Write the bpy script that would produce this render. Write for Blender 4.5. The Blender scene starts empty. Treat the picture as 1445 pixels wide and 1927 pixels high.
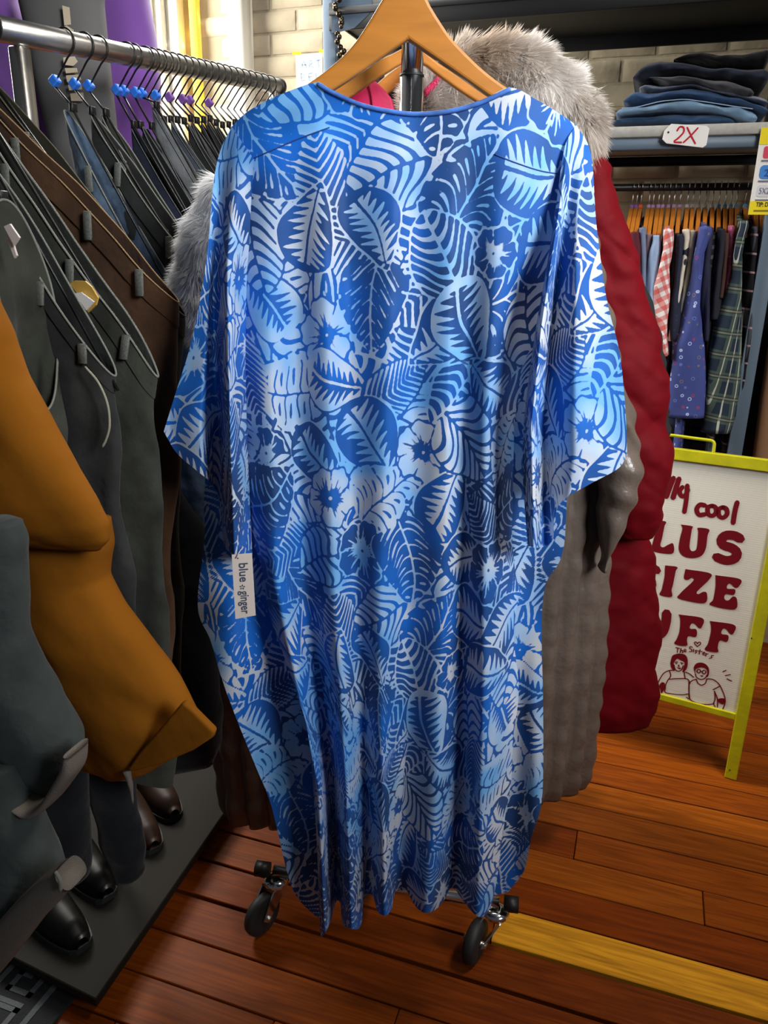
import bpy, math, random
import numpy as np
from mathutils import Vector, Matrix

# ------------------------------------------------------------------ camera, world, lights
SC = bpy.context.scene
COL = SC.collection
PW, PH, PF = 1445.0, 1927.0, 1445.0
CAM_H, YAW, PITCH, ROLL = 1.4, 18.5, 18.5, 1.0
_y, _p, _r = (math.radians(v) for v in (YAW, PITCH, ROLL))
FWD = np.array([-math.sin(_y) * math.cos(_p), math.cos(_y) * math.cos(_p), -math.sin(_p)])
_rt = np.array([math.cos(_y), math.sin(_y), 0.0])
_up = np.cross(_rt, FWD)
RGT = _rt * math.cos(_r) + _up * math.sin(_r)
UPV = _up * math.cos(_r) - _rt * math.sin(_r)
CO = np.array([0.0, 0.0, CAM_H])
FH = np.array([-math.sin(_y), math.cos(_y), 0.0])      # level direction the camera faces
RH = np.array([math.cos(_y), math.sin(_y), 0.0])

cam = bpy.data.cameras.new('camera')
cam.sensor_fit = 'VERTICAL'
cam.sensor_height = 36.0
cam.lens = 36.0 * PF / PH
cam.clip_start = 0.02
cam_o = bpy.data.objects.new('camera', cam)
COL.objects.link(cam_o)
cam_o.matrix_world = Matrix(((RGT[0], UPV[0], -FWD[0], CO[0]), (RGT[1], UPV[1], -FWD[1], CO[1]),
                             (RGT[2], UPV[2], -FWD[2], CO[2]), (0, 0, 0, 1)))
SC.camera = cam_o

SC.view_settings.view_transform = 'Standard'
SC.view_settings.look = 'None'
SC.view_settings.exposure = 0.0
SC.view_settings.gamma = 1.0
SC.view_settings.use_curve_mapping = False

wd = bpy.data.worlds.new('room_light')
SC.world = wd
wd.use_nodes = True
wd.node_tree.nodes['Background'].inputs[0].default_value = (0.82, 0.90, 1.0, 1)
wd.node_tree.nodes['Background'].inputs[1].default_value = 0.05


def area(name, loc, target, size, power, col, spread=180):
    l = bpy.data.lights.new(name, 'AREA')
    l.shape = 'RECTANGLE'
    l.size, l.size_y = size
    l.energy = power
    l.color = col
    l.spread = math.radians(spread)
    o = bpy.data.objects.new(name, l)
    COL.objects.link(o)
    o.location = loc
    o.rotation_euler = (Vector(target) - Vector(loc)).to_track_quat('-Z', 'Y').to_euler()
    return o


# daylight: shop window behind and to the right, window in the back wall on the left, two added fill lights overhead
area('window_daylight_right', (1.75, 0.0, 2.4), (0.08, 1.25, 1.62), (0.9, 1.2), 14, (0.95, 0.98, 1.0), 50)
area('window_daylight_back', (-1.72, 2.82, 2.55), (-0.6, 1.1, 1.35), (0.7, 0.9), 14, (1.0, 0.97, 0.92), 130)
area('corner_fill_light', (-1.2, 2.35, 3.0), (-0.85, 1.5, 1.2), (0.6, 0.6), 30, (1.0, 0.97, 0.92), 140)  # unseen light added to brighten the white fur and left wall
area('window_daylight_left', (-2.6, 2.3, 2.3), (-0.9, 2.7, 1.9), (0.9, 1.0), 75, (1.0, 0.97, 0.90))
area('overhead_fill_light', (0.95, 1.35, 3.1), (0.6, 1.4, 0.0), (1.0, 0.3), 17, (1.0, 0.90, 0.78), 120)  # unseen light added to brighten the floor on the right

# ------------------------------------------------------------------ helpers
random.seed(5)
RNG = np.random.default_rng(11)


def lin(r, g, b):
    f = lambda c: c / 12.92 if c <= 0.04045 else ((c + 0.055) / 1.055) ** 2.4
    return (f(r / 255.0), f(g / 255.0), f(b / 255.0), 1.0)


def rays(px, py):
    px = np.asarray(px, float); py = np.asarray(py, float)
    return (FWD + np.multiply.outer((px - PW / 2) / PF, RGT) - np.multiply.outer((py - PH / 2) / PF, UPV))


def K(px, py, s):
    """point at level forward distance s from the camera"""
    d = rays(px, py)
    return CO + d * (np.asarray(s) / (d @ FH))[..., None]


def onY(px, py, Y):
    d = rays(px, py)
    return CO + d * (np.asarray(Y) / d[..., 1])[..., None]


def onX(px, py, X):
    d = rays(px, py)
    return CO + d * (np.asarray(X) / d[..., 0])[..., None]


def onZ(px, py, Z):
    d = rays(px, py)
    return CO + d * ((np.asarray(Z) - CAM_H) / d[..., 2])[..., None]


def onPlane(px, py, P0, n):
    d = rays(px, py)
    t = ((np.asarray(P0) - CO) @ n) / (d @ n)
    return CO + d * t[..., None]


def hash2(ix, iy, seed):
    h = np.sin(ix * 127.1 + iy * 311.7 + seed * 74.7) * 43758.5453
    return h - np.floor(h)


def vn(x, y, seed=0):
    """smooth value noise 0..1"""
    x = np.asarray(x, float); y = np.asarray(y, float)
    ix, iy = np.floor(x), np.floor(y)
    fx, fy = x - ix, y - iy
    fx = fx * fx * (3 - 2 * fx); fy = fy * fy * (3 - 2 * fy)
    a, b = hash2(ix, iy, seed), hash2(ix + 1, iy, seed)
    c, d = hash2(ix, iy + 1, seed), hash2(ix + 1, iy + 1, seed)
    return (a * (1 - fx) + b * fx) * (1 - fy) + (c * (1 - fx) + d * fx) * fy


def spline(pts, n, smooth=True):
    """Catmull-Rom through pts, n samples by chord length"""
    p = np.asarray(pts, float)
    if len(p) == 2 or not smooth:
        d = np.r_[0, np.cumsum(np.linalg.norm(np.diff(p, axis=0), axis=1))]
        t = np.linspace(0, d[-1], n)
        return np.stack([np.interp(t, d, p[:, k]) for k in range(p.shape[1])], 1)
    q = np.vstack([2 * p[0] - p[1], p, 2 * p[-1] - p[-2]])
    out = []
    for i in range(1, len(q) - 2):
        t = np.linspace(0, 1, 14, endpoint=False)[:, None]
        a, b, c, d = q[i - 1], q[i], q[i + 1], q[i + 2]
        out.append(0.5 * (2 * b + (c - a) * t + (2 * a - 5 * b + 4 * c - d) * t ** 2 + (3 * b - a - 3 * c + d) * t ** 3))
    out.append(p[-1:])
    p = np.vstack(out)
    d = np.r_[0, np.cumsum(np.linalg.norm(np.diff(p, axis=0), axis=1))]
    t = np.linspace(0, d[-1], n)
    return np.stack([np.interp(t, d, p[:, k]) for k in range(p.shape[1])], 1)


def rows_interp(rows, n):
    """rows (y, a, b, ...) -> n rows, smooth"""
    r = np.asarray(rows, float)
    t = np.linspace(r[0, 0], r[-1, 0], n)
    out = [t]
    for k in range(1, r.shape[1]):
        v = np.interp(t, r[:, 0], r[:, k])
        w = max(1, n // (len(r) * 3))
        if w > 1:
            ker = np.ones(w) / w
            v = np.convolve(np.r_[np.full(w, v[0]), v, np.full(w, v[-1])], ker, 'same')[w:-w]
        out.append(v)
    return np.stack(out, 1)


ORG = {}


def mk(name, V, F, mat, parent=None, base=None, smooth=True, attrs=None, label=None, mat2=None, matidx=None):
    """one mesh object; V in world coordinates"""
    V = np.asarray(V, float).reshape(-1, 3)
    if parent is not None:
        o0 = ORG[parent.name]
    else:
        o0 = np.array(base if base is not None else [*(V[:, :2].mean(0)), V[:, 2].min()], float)
    me = bpy.data.meshes.new(name)
    V = (V - o0).astype(np.float32)
    if isinstance(F, np.ndarray):
        F = [F]
    elif len(F) and not isinstance(F[0], np.ndarray):
        by = {}
        for f in F:
            by.setdefault(len(f), []).append(f)
        F = [np.array(v) for v in by.values()]
    nl = sum(f.size for f in F); nf = sum(len(f) for f in F)
    me.vertices.add(len(V)); me.loops.add(nl); me.polygons.add(nf)
    me.vertices.foreach_set('co', V.ravel())
    me.loops.foreach_set('vertex_index', np.concatenate([f.ravel() for f in F]).astype(np.int32))
    tot = np.concatenate([np.full(len(f), f.shape[1]) for f in F]).astype(np.int32)
    st = np.r_[0, np.cumsum(tot)[:-1]].astype(np.int32)
    me.polygons.foreach_set('loop_start', st)
    me.polygons.foreach_set('loop_total', tot)
    me.update(calc_edges=True)
    me.validate()
    me.polygons.foreach_set('use_smooth', np.full(len(me.polygons), bool(smooth)))
    if attrs:
        for k, v in attrs.items():
            a = me.attributes.new(k, 'FLOAT', 'POINT')
            a.data.foreach_set('value', np.asarray(v, np.float32).ravel())
    me.materials.append(mat)
    if mat2 is not None:
        me.materials.append(mat2)
        if matidx is not None:
            me.polygons.foreach_set('material_index', np.asarray(matidx, np.int32))
    o = bpy.data.objects.new(name, me)
    COL.objects.link(o)
    if parent is not None:
        o.parent = parent
    else:
        o.location = o0
    ORG[o.name] = o0
    if label:
        o['label'] = label
    return o


def thing(name, label, cat, base, group=None):
    o = bpy.data.objects.new(name, None)
    o.empty_display_size = 0.05
    COL.objects.link(o)
    o.location = base
    ORG[o.name] = np.array(base, float)
    return tag(o, label, cat, group)


def tag(o, label, cat, group=None, kind=None):
    o['label'] = label
    if cat:
        o['category'] = cat
    if group:
        o['group'] = group
    if kind:
        o['kind'] = kind
    return o


def gridF(nu, nv, wrap=False, off=0):
    """quads of a grid stored row-major [nv][nu]"""
    i = np.arange(nu if wrap else nu - 1); j = np.arange(nv - 1)
    I, J = np.meshgrid(i, j)
    I2 = (I + 1) % nu
    return (np.stack([J * nu + I, J * nu + I2, (J + 1) * nu + I2, (J + 1) * nu + I], -1).reshape(-1, 4)) + off


class MB:
    def __init__(s):
        s.v = []; s.f = []; s.n = 0

    def add(s, V, F):
        V = np.asarray(V, float).reshape(-1, 3)
        for f in F:
            s.f.append(tuple(int(k) + s.n for k in f))
        s.v.append(V); s.n += len(V)
        return s

    def box(s, c, size, ax=None, bev=0.0):
        """box centre c, size, axes ax (3 rows); bev chamfers every edge"""
        c = np.array(c, float); h = np.array(size, float) / 2
        A = np.eye(3) if ax is None else np.array(ax, float)
        if bev <= 0:
            P = np.array([[x, y, z] for z in (-1, 1) for y in (-1, 1) for x in (-1, 1)], float) * h
            F = [(0, 2, 3, 1), (4, 5, 7, 6), (0, 1, 5, 4), (2, 6, 7, 3), (0, 4, 6, 2), (1, 3, 7, 5)]
            return s.add(c + P @ A, F)
        b = min(bev, h.min() * 0.9)
        P = []; idx = {}
        for sx in (-1, 1):
            for sy in (-1, 1):
                for sz in (-1, 1):
                    for k in range(3):
                        q = np.array([sx, sy, sz], float) * (h - b)
                        q[k] = (sx, sy, sz)[k] * h[k]
                        idx[(sx, sy, sz, k)] = len(P); P.append(q)
        F = []
        cyc = [(-1, -1), (1, -1), (1, 1), (-1, 1)]
        for k in range(3):
            for sg in (-1, 1):
                f = []
                for (p, q) in cyc:
                    t = [0, 0, 0]; t[k] = sg; t[(k + 1) % 3] = p; t[(k + 2) % 3] = q
                    f.append(idx[(*t, k)])
                F.append(f if sg > 0 else f[::-1])
        for k in range(3):
            a, b2 = (k + 1) % 3, (k + 2) % 3
            for p in (-1, 1):
                for q in (-1, 1):
                    t0 = [0, 0, 0]; t0[a] = p; t0[b2] = q; t1 = list(t0); t0[k] = -1; t1[k] = 1
                    f = [idx[(*t0, a)], idx[(*t1, a)], idx[(*t1, b2)], idx[(*t0, b2)]]
                    F.append(f if p * q < 0 else f[::-1])
        for sx in (-1, 1):
            for sy in (-1, 1):
                for sz in (-1, 1):
                    f = [idx[(sx, sy, sz, k)] for k in range(3)]
                    F.append(f if sx * sy * sz > 0 else f[::-1])
        return s.add(c + np.array(P) @ A, F)

    def tube(s, pts, r, n=10, cap=True, closed=False):
        p = np.asarray(pts, float); m = len(p)
        r = np.broadcast_to(np.asarray(r, float), (m,))
        if closed:
            t = np.roll(p, -1, 0) - np.roll(p, 1, 0)
        else:
            t = np.gradient(p, axis=0)
        t /= np.linalg.norm(t, axis=1)[:, None] + 1e-12
        ref = np.array([0, 0, 1.0]) if abs(t[0, 2]) < 0.9 else np.array([1.0, 0, 0])
        u = np.cross(t[0], ref); u /= np.linalg.norm(u)
        a = np.linspace(0, 2 * math.pi, n, endpoint=False)
        V = []
        for i in range(m):
            u = u - t[i] * (u @ t[i]); u /= np.linalg.norm(u) + 1e-12
            w = np.cross(t[i], u)
            V.append(p[i] + r[i] * (np.outer(np.cos(a), u) + np.outer(np.sin(a), w)))
        F = [tuple(q) for q in gridF(n, m, True)]
        if closed:
            F += [((m - 1) * n + k, (m - 1) * n + (k + 1) % n, (k + 1) % n, k) for k in range(n)]
        elif cap:
            F += [tuple(range(n))[::-1], tuple((m - 1) * n + k for k in range(n))]
        return s.add(np.vstack(V), F)

    def extr(s, poly, n, t, back=True):
        """flat polygon (world points) thickened by t along -n, front face kept at poly"""
        P = np.asarray(poly, float); m = len(P); n = np.asarray(n, float)
        V = np.vstack([P, P - n * t])
        nn = np.zeros(3)
        for i in range(m):
            nn += np.cross(P[i], P[(i + 1) % m])
        o = tuple(range(m))
        if nn @ n < 0:
            F = [o[::-1], tuple(m + k for k in range(m))] + [(k, (k + 1) % m, m + (k + 1) % m, m + k) for k in range(m)]
        else:
            F = [o, tuple(m + k for k in range(m))[::-1]] + [((k + 1) % m, k, m + k, m + (k + 1) % m) for k in range(m)]
        return s.add(V, F)

    def ribbon(s, pts, n, w):
        """flat stroke of width w lying in the plane with normal n; round-ish ends"""
        p = np.asarray(pts, float); n = np.asarray(n, float)
        t = np.gradient(p, axis=0); t /= np.linalg.norm(t, axis=1)[:, None] + 1e-12
        b = np.cross(n, t); b /= np.linalg.norm(b, axis=1)[:, None] + 1e-12
        w = np.broadcast_to(np.asarray(w, float), (len(p),)).copy()
        p = np.vstack([p[:1] - t[:1] * w[0] * 0.42, p, p[-1:] + t[-1:] * w[-1] * 0.42])
        b = np.vstack([b[:1], b, b[-1:]]); w = np.r_[w[0] * 0.45, w, w[-1] * 0.45]
        V = np.empty((2 * len(p), 3)); V[0::2] = p - b * w[:, None] / 2; V[1::2] = p + b * w[:, None] / 2
        return s.add(V, [(2 * i, 2 * i + 2, 2 * i + 3, 2 * i + 1) for i in range(len(p) - 1)])

    def ball(s, c, r, n=8, sc=(1, 1, 1)):
        V = []; F = []
        m = max(4, n // 2 + 1)
        for j in range(m + 1):
            th = math.pi * j / m
            for i in range(n):
                ph = 2 * math.pi * i / n
                V.append((math.sin(th) * math.cos(ph) * sc[0], math.sin(th) * math.sin(ph) * sc[1], math.cos(th) * sc[2]))
        F = [tuple(q)[::-1] for q in gridF(n, m + 1, True)]
        return s.add(np.array(c) + r * np.array(V), F)

    def build(s, name, mat, parent=None, base=None, smooth=True, label=None):
        return mk(name, np.vstack(s.v), s.f, mat, parent, base, smooth, None, label)


# ------------------------------------------------------------------ materials
def nodes_of(m):
    m.use_nodes = True
    nt = m.node_tree
    return nt, nt.nodes['Principled BSDF']


def mat(name, col, rough=0.7, metal=0.0, var=None, bump=None, sheen=0.0, coat=0.0, spec=0.5, stretch=(1, 1, 1)):
    """var=(scale, amount) blotchy tone; bump=(scale, strength)"""
    m = bpy.data.materials.new(name)
    nt, b = nodes_of(m)
    L = nt.links.new
    b.inputs['Base Color'].default_value = col
    b.inputs['Roughness'].default_value = rough
    b.inputs['Metallic'].default_value = metal
    b.inputs['Specular IOR Level'].default_value = spec
    if sheen:
        b.inputs['Sheen Weight'].default_value = sheen
    if coat:
        b.inputs['Coat Weight'].default_value = coat
    if var or bump:
        tc = nt.nodes.new('ShaderNodeTexCoord')
        mp = nt.nodes.new('ShaderNodeMapping'); mp.inputs['Scale'].default_value = stretch
        L(tc.outputs['Object'], mp.inputs[0])
    if var:
        n = nt.nodes.new('ShaderNodeTexNoise'); n.inputs['Scale'].default_value = var[0]; n.inputs['Detail'].default_value = 5
        r = nt.nodes.new('ShaderNodeValToRGB')
        k = var[1]
        r.color_ramp.elements[0].position = 0.3; r.color_ramp.elements[1].position = 0.7
        r.color_ramp.elements[0].color = (*[c * (1 - k) for c in col[:3]], 1)
        r.color_ramp.elements[1].color = (*[min(1, c * (1 + k)) for c in col[:3]], 1)
        L(mp.outputs[0], n.inputs['Vector']); L(n.outputs[0], r.inputs[0]); L(r.outputs[0], b.inputs['Base Color'])
    if bump:
        n2 = nt.nodes.new('ShaderNodeTexNoise'); n2.inputs['Scale'].default_value = bump[0]; n2.inputs['Detail'].default_value = 3
        bp = nt.nodes.new('ShaderNodeBump'); bp.inputs['Strength'].default_value = bump[1]; bp.inputs['Distance'].default_value = 0.004
        L(mp.outputs[0], n2.inputs['Vector']); L(n2.outputs[0], bp.inputs['Height']); L(bp.outputs[0], b.inputs['Normal'])
    return m


def denim(name, col, fade=0.35):
    """woven twill: fine diagonal weave bump and worn lighter patches"""
    m = mat(name, col, rough=0.9, var=(14, fade * 1.3), bump=(38, 0.8), sheen=0.12, spec=0.12)
    return m


def wood_floor():
    m = bpy.data.materials.new('varnished_fir_planks')
    nt, b = nodes_of(m); L = nt.links.new; N = nt.nodes.new
    tc = N('ShaderNodeTexCoord'); oi = N('ShaderNodeObjectInfo')
    mp = N('ShaderNodeMapping'); mp.inputs['Scale'].default_value = (1.2, 14, 14)
    ad = N('ShaderNodeVectorMath'); ad.operation = 'ADD'
    cb = N('ShaderNodeCombineXYZ'); mu = N('ShaderNodeMath'); mu.operation = 'MULTIPLY'; mu.inputs[1].default_value = 40
    L(oi.outputs['Random'], mu.inputs[0]); L(mu.outputs[0], cb.inputs[0]); L(mu.outputs[0], cb.inputs[1])
    L(tc.outputs['Object'], ad.inputs[0]); L(cb.outputs[0], ad.inputs[1]); L(ad.outputs[0], mp.inputs[0])
    n1 = N('ShaderNodeTexNoise'); n1.inputs['Scale'].default_value = 1.6; n1.inputs['Detail'].default_value = 3
    n1.inputs['Distortion'].default_value = 0.6
    L(mp.outputs[0], n1.inputs['Vector'])
    sn = N('ShaderNodeMath'); sn.operation = 'MULTIPLY'; sn.inputs[1].default_value = 34
    L(n1.outputs[0], sn.inputs[0])
    s2 = N('ShaderNodeMath'); s2.operation = 'SINE'; L(sn.outputs[0], s2.inputs[0])
    gr = N('ShaderNodeMapRange'); gr.inputs[1].default_value = -1; gr.inputs[2].default_value = 1
    L(s2.outputs[0], gr.inputs[0])
    n2 = N('ShaderNodeTexNoise'); n2.inputs['Scale'].default_value = 3; n2.inputs['Detail'].default_value = 8
    mp2 = N('ShaderNodeMapping'); mp2.inputs['Scale'].default_value = (2, 60, 60)
    L(ad.outputs[0], mp2.inputs[0]); L(mp2.outputs[0], n2.inputs['Vector'])
    # per-plank stain from the attribute-like object colour, grain darkens it
    mx = N('ShaderNodeMix'); mx.data_type = 'RGBA'; mx.blend_type = 'MULTIPLY'; mx.inputs[0].default_value = 0.38
    rp = N('ShaderNodeValToRGB')
    rp.color_ramp.elements[0].color = (0.45, 0.32, 0.24, 1); rp.color_ramp.elements[1].color = (1.15, 1.1, 1.05, 1)
    L(gr.outputs[0], rp.inputs[0])
    L(oi.outputs['Color'], mx.inputs[6]); L(rp.outputs[0], mx.inputs[7])
    mx2 = N('ShaderNodeMix'); mx2.data_type = 'RGBA'; mx2.blend_type = 'MULTIPLY'; mx2.inputs[0].default_value = 0.6
    rp2 = N('ShaderNodeValToRGB'); rp2.color_ramp.elements[0].position = 0.32; rp2.color_ramp.elements[1].position = 0.6
    rp2.color_ramp.elements[0].color = (0.5, 0.42, 0.38, 1); rp2.color_ramp.elements[1].color = (1, 1, 1, 1)
    L(n2.outputs[0], rp2.inputs[0]); L(mx.outputs[2], mx2.inputs[6]); L(rp2.outputs[0], mx2.inputs[7])
    L(mx2.outputs[2], b.inputs['Base Color'])
    n3 = N('ShaderNodeTexNoise'); n3.inputs['Scale'].default_value = 7
    L(tc.outputs['Object'], n3.inputs['Vector'])
    rr = N('ShaderNodeMapRange'); rr.inputs[3].default_value = 0.38; rr.inputs[4].default_value = 0.58
    L(n3.outputs[0], rr.inputs[0]); L(rr.outputs[0], b.inputs['Roughness'])
    bp = N('ShaderNodeBump'); bp.inputs['Strength'].default_value = 0.25; bp.inputs['Distance'].default_value = 0.002
    L(n2.outputs[0], bp.inputs['Height']); L(bp.outputs[0], b.inputs['Normal'])
    b.inputs['Specular IOR Level'].default_value = 0.14
    return m


def print_fabric():
    """the batik leaf print: attribute 'leafprint' is the field whose mid-level is the edge of the dye"""
    m = bpy.data.materials.new('batik_leaf_print_rayon')
    nt, b = nodes_of(m); L = nt.links.new; N = nt.nodes.new
    at = N('ShaderNodeAttribute'); at.attribute_name = 'leafprint'
    edge = N('ShaderNodeMapRange'); edge.inputs[1].default_value = 0.42; edge.inputs[2].default_value = 0.58
    edge.interpolation_type = 'SMOOTHSTEP'
    L(at.outputs['Fac'], edge.inputs[0])
    tc = N('ShaderNodeTexCoord')
    n1 = N('ShaderNodeTexNoise'); n1.inputs['Scale'].default_value = 9; n1.inputs['Detail'].default_value = 2
    n2 = N('ShaderNodeTexNoise'); n2.inputs['Scale'].default_value = 6; n2.inputs['Detail'].default_value = 2
    L(tc.outputs['Object'], n1.inputs['Vector']); L(tc.outputs['Object'], n2.inputs['Vector'])
    light = N('ShaderNodeValToRGB'); dark = N('ShaderNodeValToRGB')
    light.color_ramp.elements[0].position = 0.36; light.color_ramp.elements[1].position = 0.62
    light.color_ramp.elements[0].color = lin(208, 213, 222); light.color_ramp.elements[1].color = lin(116, 180, 238)
    dark.color_ramp.elements[0].position = 0.36; dark.color_ramp.elements[1].position = 0.64
    dark.color_ramp.elements[0].color = lin(34, 70, 124); dark.color_ramp.elements[1].color = lin(20, 104, 202)
    L(n1.outputs[0], light.inputs[0]); L(n2.outputs[0], dark.inputs[0])
    mx = N('ShaderNodeMix'); mx.data_type = 'RGBA'
    L(edge.outputs[0], mx.inputs[0]); L(light.outputs[0], mx.inputs[6]); L(dark.outputs[0], mx.inputs[7])
    L(mx.outputs[2], b.inputs['Base Color'])
    b.inputs['Roughness'].default_value = 0.6
    b.inputs['Specular IOR Level'].default_value = 0.25
    b.inputs['Sheen Weight'].default_value = 0.1
    tr = N('ShaderNodeBsdfTranslucent'); ms = N('ShaderNodeMixShader'); ms.inputs[0].default_value = 0.22
    L(mx.outputs[2], tr.inputs[0])
    out = nt.nodes['Material Output']
    L(b.outputs[0], ms.inputs[1]); L(tr.outputs[0], ms.inputs[2]); L(ms.outputs[0], out.inputs[0])
    wv = N('ShaderNodeTexNoise'); wv.inputs['Scale'].default_value = 1400
    L(tc.outputs['Object'], wv.inputs['Vector'])
    bp = N('ShaderNodeBump'); bp.inputs['Strength'].default_value = 0.08; bp.inputs['Distance'].default_value = 0.001
    L(wv.outputs[0], bp.inputs['Height']); L(bp.outputs[0], b.inputs['Normal'])
    return m


def check_mat(name, base, stripes, rough=0.85, rot=0.0):
    """woven check: stripes = [(period, width, colour, axis)] on object x (0) or z (1)"""
    m = bpy.data.materials.new(name)
    nt, b = nodes_of(m); L = nt.links.new; N = nt.nodes.new
    tc = N('ShaderNodeTexCoord'); mp = N('ShaderNodeMapping'); mp.inputs['Rotation'].default_value = (0, rot, 0)
    L(tc.outputs['Object'], mp.inputs[0])
    sx = N('ShaderNodeSeparateXYZ'); L(mp.outputs[0], sx.inputs[0])
    sumxy = N('ShaderNodeMath'); L(sx.outputs[0], sumxy.inputs[0]); L(sx.outputs[1], sumxy.inputs[1])
    cur = N('ShaderNodeRGB'); cur.outputs[0].default_value = base; cur = cur.outputs[0]
    for per, wid, col, ax in stripes:
        md = N('ShaderNodeMath'); md.operation = 'PINGPONG'; md.inputs[1].default_value = per / 2
        L(sumxy.outputs[0] if ax == 0 else sx.outputs[2], md.inputs[0])
        lt = N('ShaderNodeMath'); lt.operation = 'LESS_THAN'; lt.inputs[1].default_value = wid / 2
        L(md.outputs[0], lt.inputs[0])
        fa = N('ShaderNodeMath'); fa.operation = 'MULTIPLY'; fa.inputs[1].default_value = 0.62
        L(lt.outputs[0], fa.inputs[0])
        mx = N('ShaderNodeMix'); mx.data_type = 'RGBA'
        L(fa.outputs[0], mx.inputs[0]); L(cur, mx.inputs[6]); mx.inputs[7].default_value = col
        cur = mx.outputs[2]
    L(cur, b.inputs['Base Color'])
    b.inputs['Roughness'].default_value = rough
    b.inputs['Specular IOR Level'].default_value = 0.2
    return m


def dots_mat(name, base, cols, scale, thr=(0.10, 0.2), rough=0.85):
    """small printed rings scattered on a plain ground"""
    m = bpy.data.materials.new(name)
    nt, b = nodes_of(m); L = nt.links.new; N = nt.nodes.new
    tc = N('ShaderNodeTexCoord')
    vo = N('ShaderNodeTexVoronoi'); vo.inputs['Scale'].default_value = scale; vo.inputs['Randomness'].default_value = 0.75
    L(tc.outputs['Object'], vo.inputs['Vector'])
    rp = N('ShaderNodeValToRGB'); e = rp.color_ramp
    e.interpolation = 'CONSTANT'
    e.elements[0].position = 0; e.elements[0].color = (0, 0, 0, 1)
    e.elements[1].position = thr[0]; e.elements[1].color = (1, 1, 1, 1)
    x = e.elements.new(thr[1]); x.color = (0, 0, 0, 1)
    L(vo.outputs['Distance'], rp.inputs[0])
    hs = N('ShaderNodeSeparateXYZ'); L(vo.outputs['Color'], hs.inputs[0])
    cr = N('ShaderNodeValToRGB'); cr.color_ramp.interpolation = 'CONSTANT'
    cr.color_ramp.elements[0].color = cols[0]; cr.color_ramp.elements[0].position = 0
    cr.color_ramp.elements[1].color = cols[-1]; cr.color_ramp.elements[1].position = 1 - 1.0 / len(cols)
    for i, c in enumerate(cols[1:-1]):
        q = cr.color_ramp.elements.new((i + 1) / len(cols)); q.color = c
    L(hs.outputs[0], cr.inputs[0])
    mx = N('ShaderNodeMix'); mx.data_type = 'RGBA'; mx.inputs[6].default_value = base
    L(rp.outputs[0], mx.inputs[0]); L(cr.outputs[0], mx.inputs[7]); L(mx.outputs[2], b.inputs['Base Color'])
    b.inputs['Roughness'].default_value = rough
    return m


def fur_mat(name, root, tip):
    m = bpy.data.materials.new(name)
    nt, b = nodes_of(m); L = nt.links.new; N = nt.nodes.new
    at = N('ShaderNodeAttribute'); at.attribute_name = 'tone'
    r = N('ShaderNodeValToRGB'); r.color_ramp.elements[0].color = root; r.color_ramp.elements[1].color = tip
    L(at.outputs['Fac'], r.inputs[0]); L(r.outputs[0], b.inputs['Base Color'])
    b.inputs['Roughness'].default_value = 0.65
    b.inputs['Specular IOR Level'].default_value = 0.3
    tr = N('ShaderNodeBsdfTranslucent'); ms = N('ShaderNodeMixShader'); ms.inputs[0].default_value = 0.45
    L(r.outputs[0], tr.inputs[0]); L(b.outputs[0], ms.inputs[1]); L(tr.outputs[0], ms.inputs[2])
    L(ms.outputs[0], nt.nodes['Material Output'].inputs[0])
    return m


M = {}
M['floor'] = wood_floor()
M['print'] = print_fabric()
M['hanger_wood'] = mat('varnished_beech', lin(182, 116, 42), 0.38, var=(6, 0.22), stretch=(1, 1, 6), coat=0.2)
M['hanger_wood2'] = mat('orange_lotus_wood', lin(200, 122, 40), 0.45, var=(9, 0.25))
M['chrome'] = mat('polished_chrome', (0.85, 0.85, 0.86, 1), 0.14, 1.0)
M['steel'] = mat('brushed_steel', (0.62, 0.60, 0.56, 1), 0.32, 1.0, bump=(120, 0.05))
M['black_wire'] = mat('black_coated_wire', lin(24, 23, 22), 0.4)
M['black_plastic'] = mat('black_plastic', lin(18, 18, 18), 0.5)
M['rubber'] = mat('grey_black_rubber', lin(34, 35, 36), 0.6)
M['blue_plastic'] = mat('blue_size_marker', lin(48, 120, 225), 0.45)
M['purple_plastic'] = mat('purple_size_marker', lin(128, 84, 160), 0.45)
M['white_plastic'] = mat('white_size_marker', lin(225, 225, 222), 0.45)
M['lilac_plastic'] = mat('lilac_size_marker', lin(176, 140, 190), 0.45)
M['cyan_plastic'] = mat('cyan_size_marker', lin(70, 150, 205), 0.45)
M['orange_plastic'] = mat('orange_size_marker', lin(235, 80, 30), 0.45)
M['taupe'] = mat('taupe_quilted_nylon', lin(92, 81, 73), 0.32, bump=(45, 0.7), var=(6, 0.12))
M['red'] = mat('deep_red_nylon', lin(92, 0, 10), 0.7, bump=(30, 0.4), var=(5, 0.12), spec=0.12)
M['magenta'] = mat('magenta_lining', lin(190, 10, 78), 0.6, bump=(40, 0.2))
M['black_cloth'] = mat('black_cloth', lin(20, 19, 20), 0.85, bump=(60, 0.3))
M['fur_white'] = fur_mat('white_fox_fur', lin(222, 221, 220), lin(255, 255, 255))
M['fur_brown'] = fur_mat('grey_tan_fur', lin(168, 142, 112), lin(246, 243, 240))
M['brick'] = mat('cream_painted_brick', lin(208, 194, 164), 0.75, var=(7, 0.10), bump=(30, 0.6))
M['mortar'] = mat('cream_painted_mortar', lin(196, 182, 152), 0.85, var=(9, 0.12), bump=(40, 0.6))
M['slate'] = mat('slate_blue_steel', lin(98, 116, 134), 0.45, var=(5, 0.06))
M['slate_shaded'] = mat('shaded_slate_steel', lin(24, 25, 27), 0.55)  # darkened slate: shade of the upper shelf and rear parts put into colour
M['shelf_board'] = mat('grey_particle_board', lin(178, 176, 170), 0.7, var=(60, 0.12))
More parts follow.
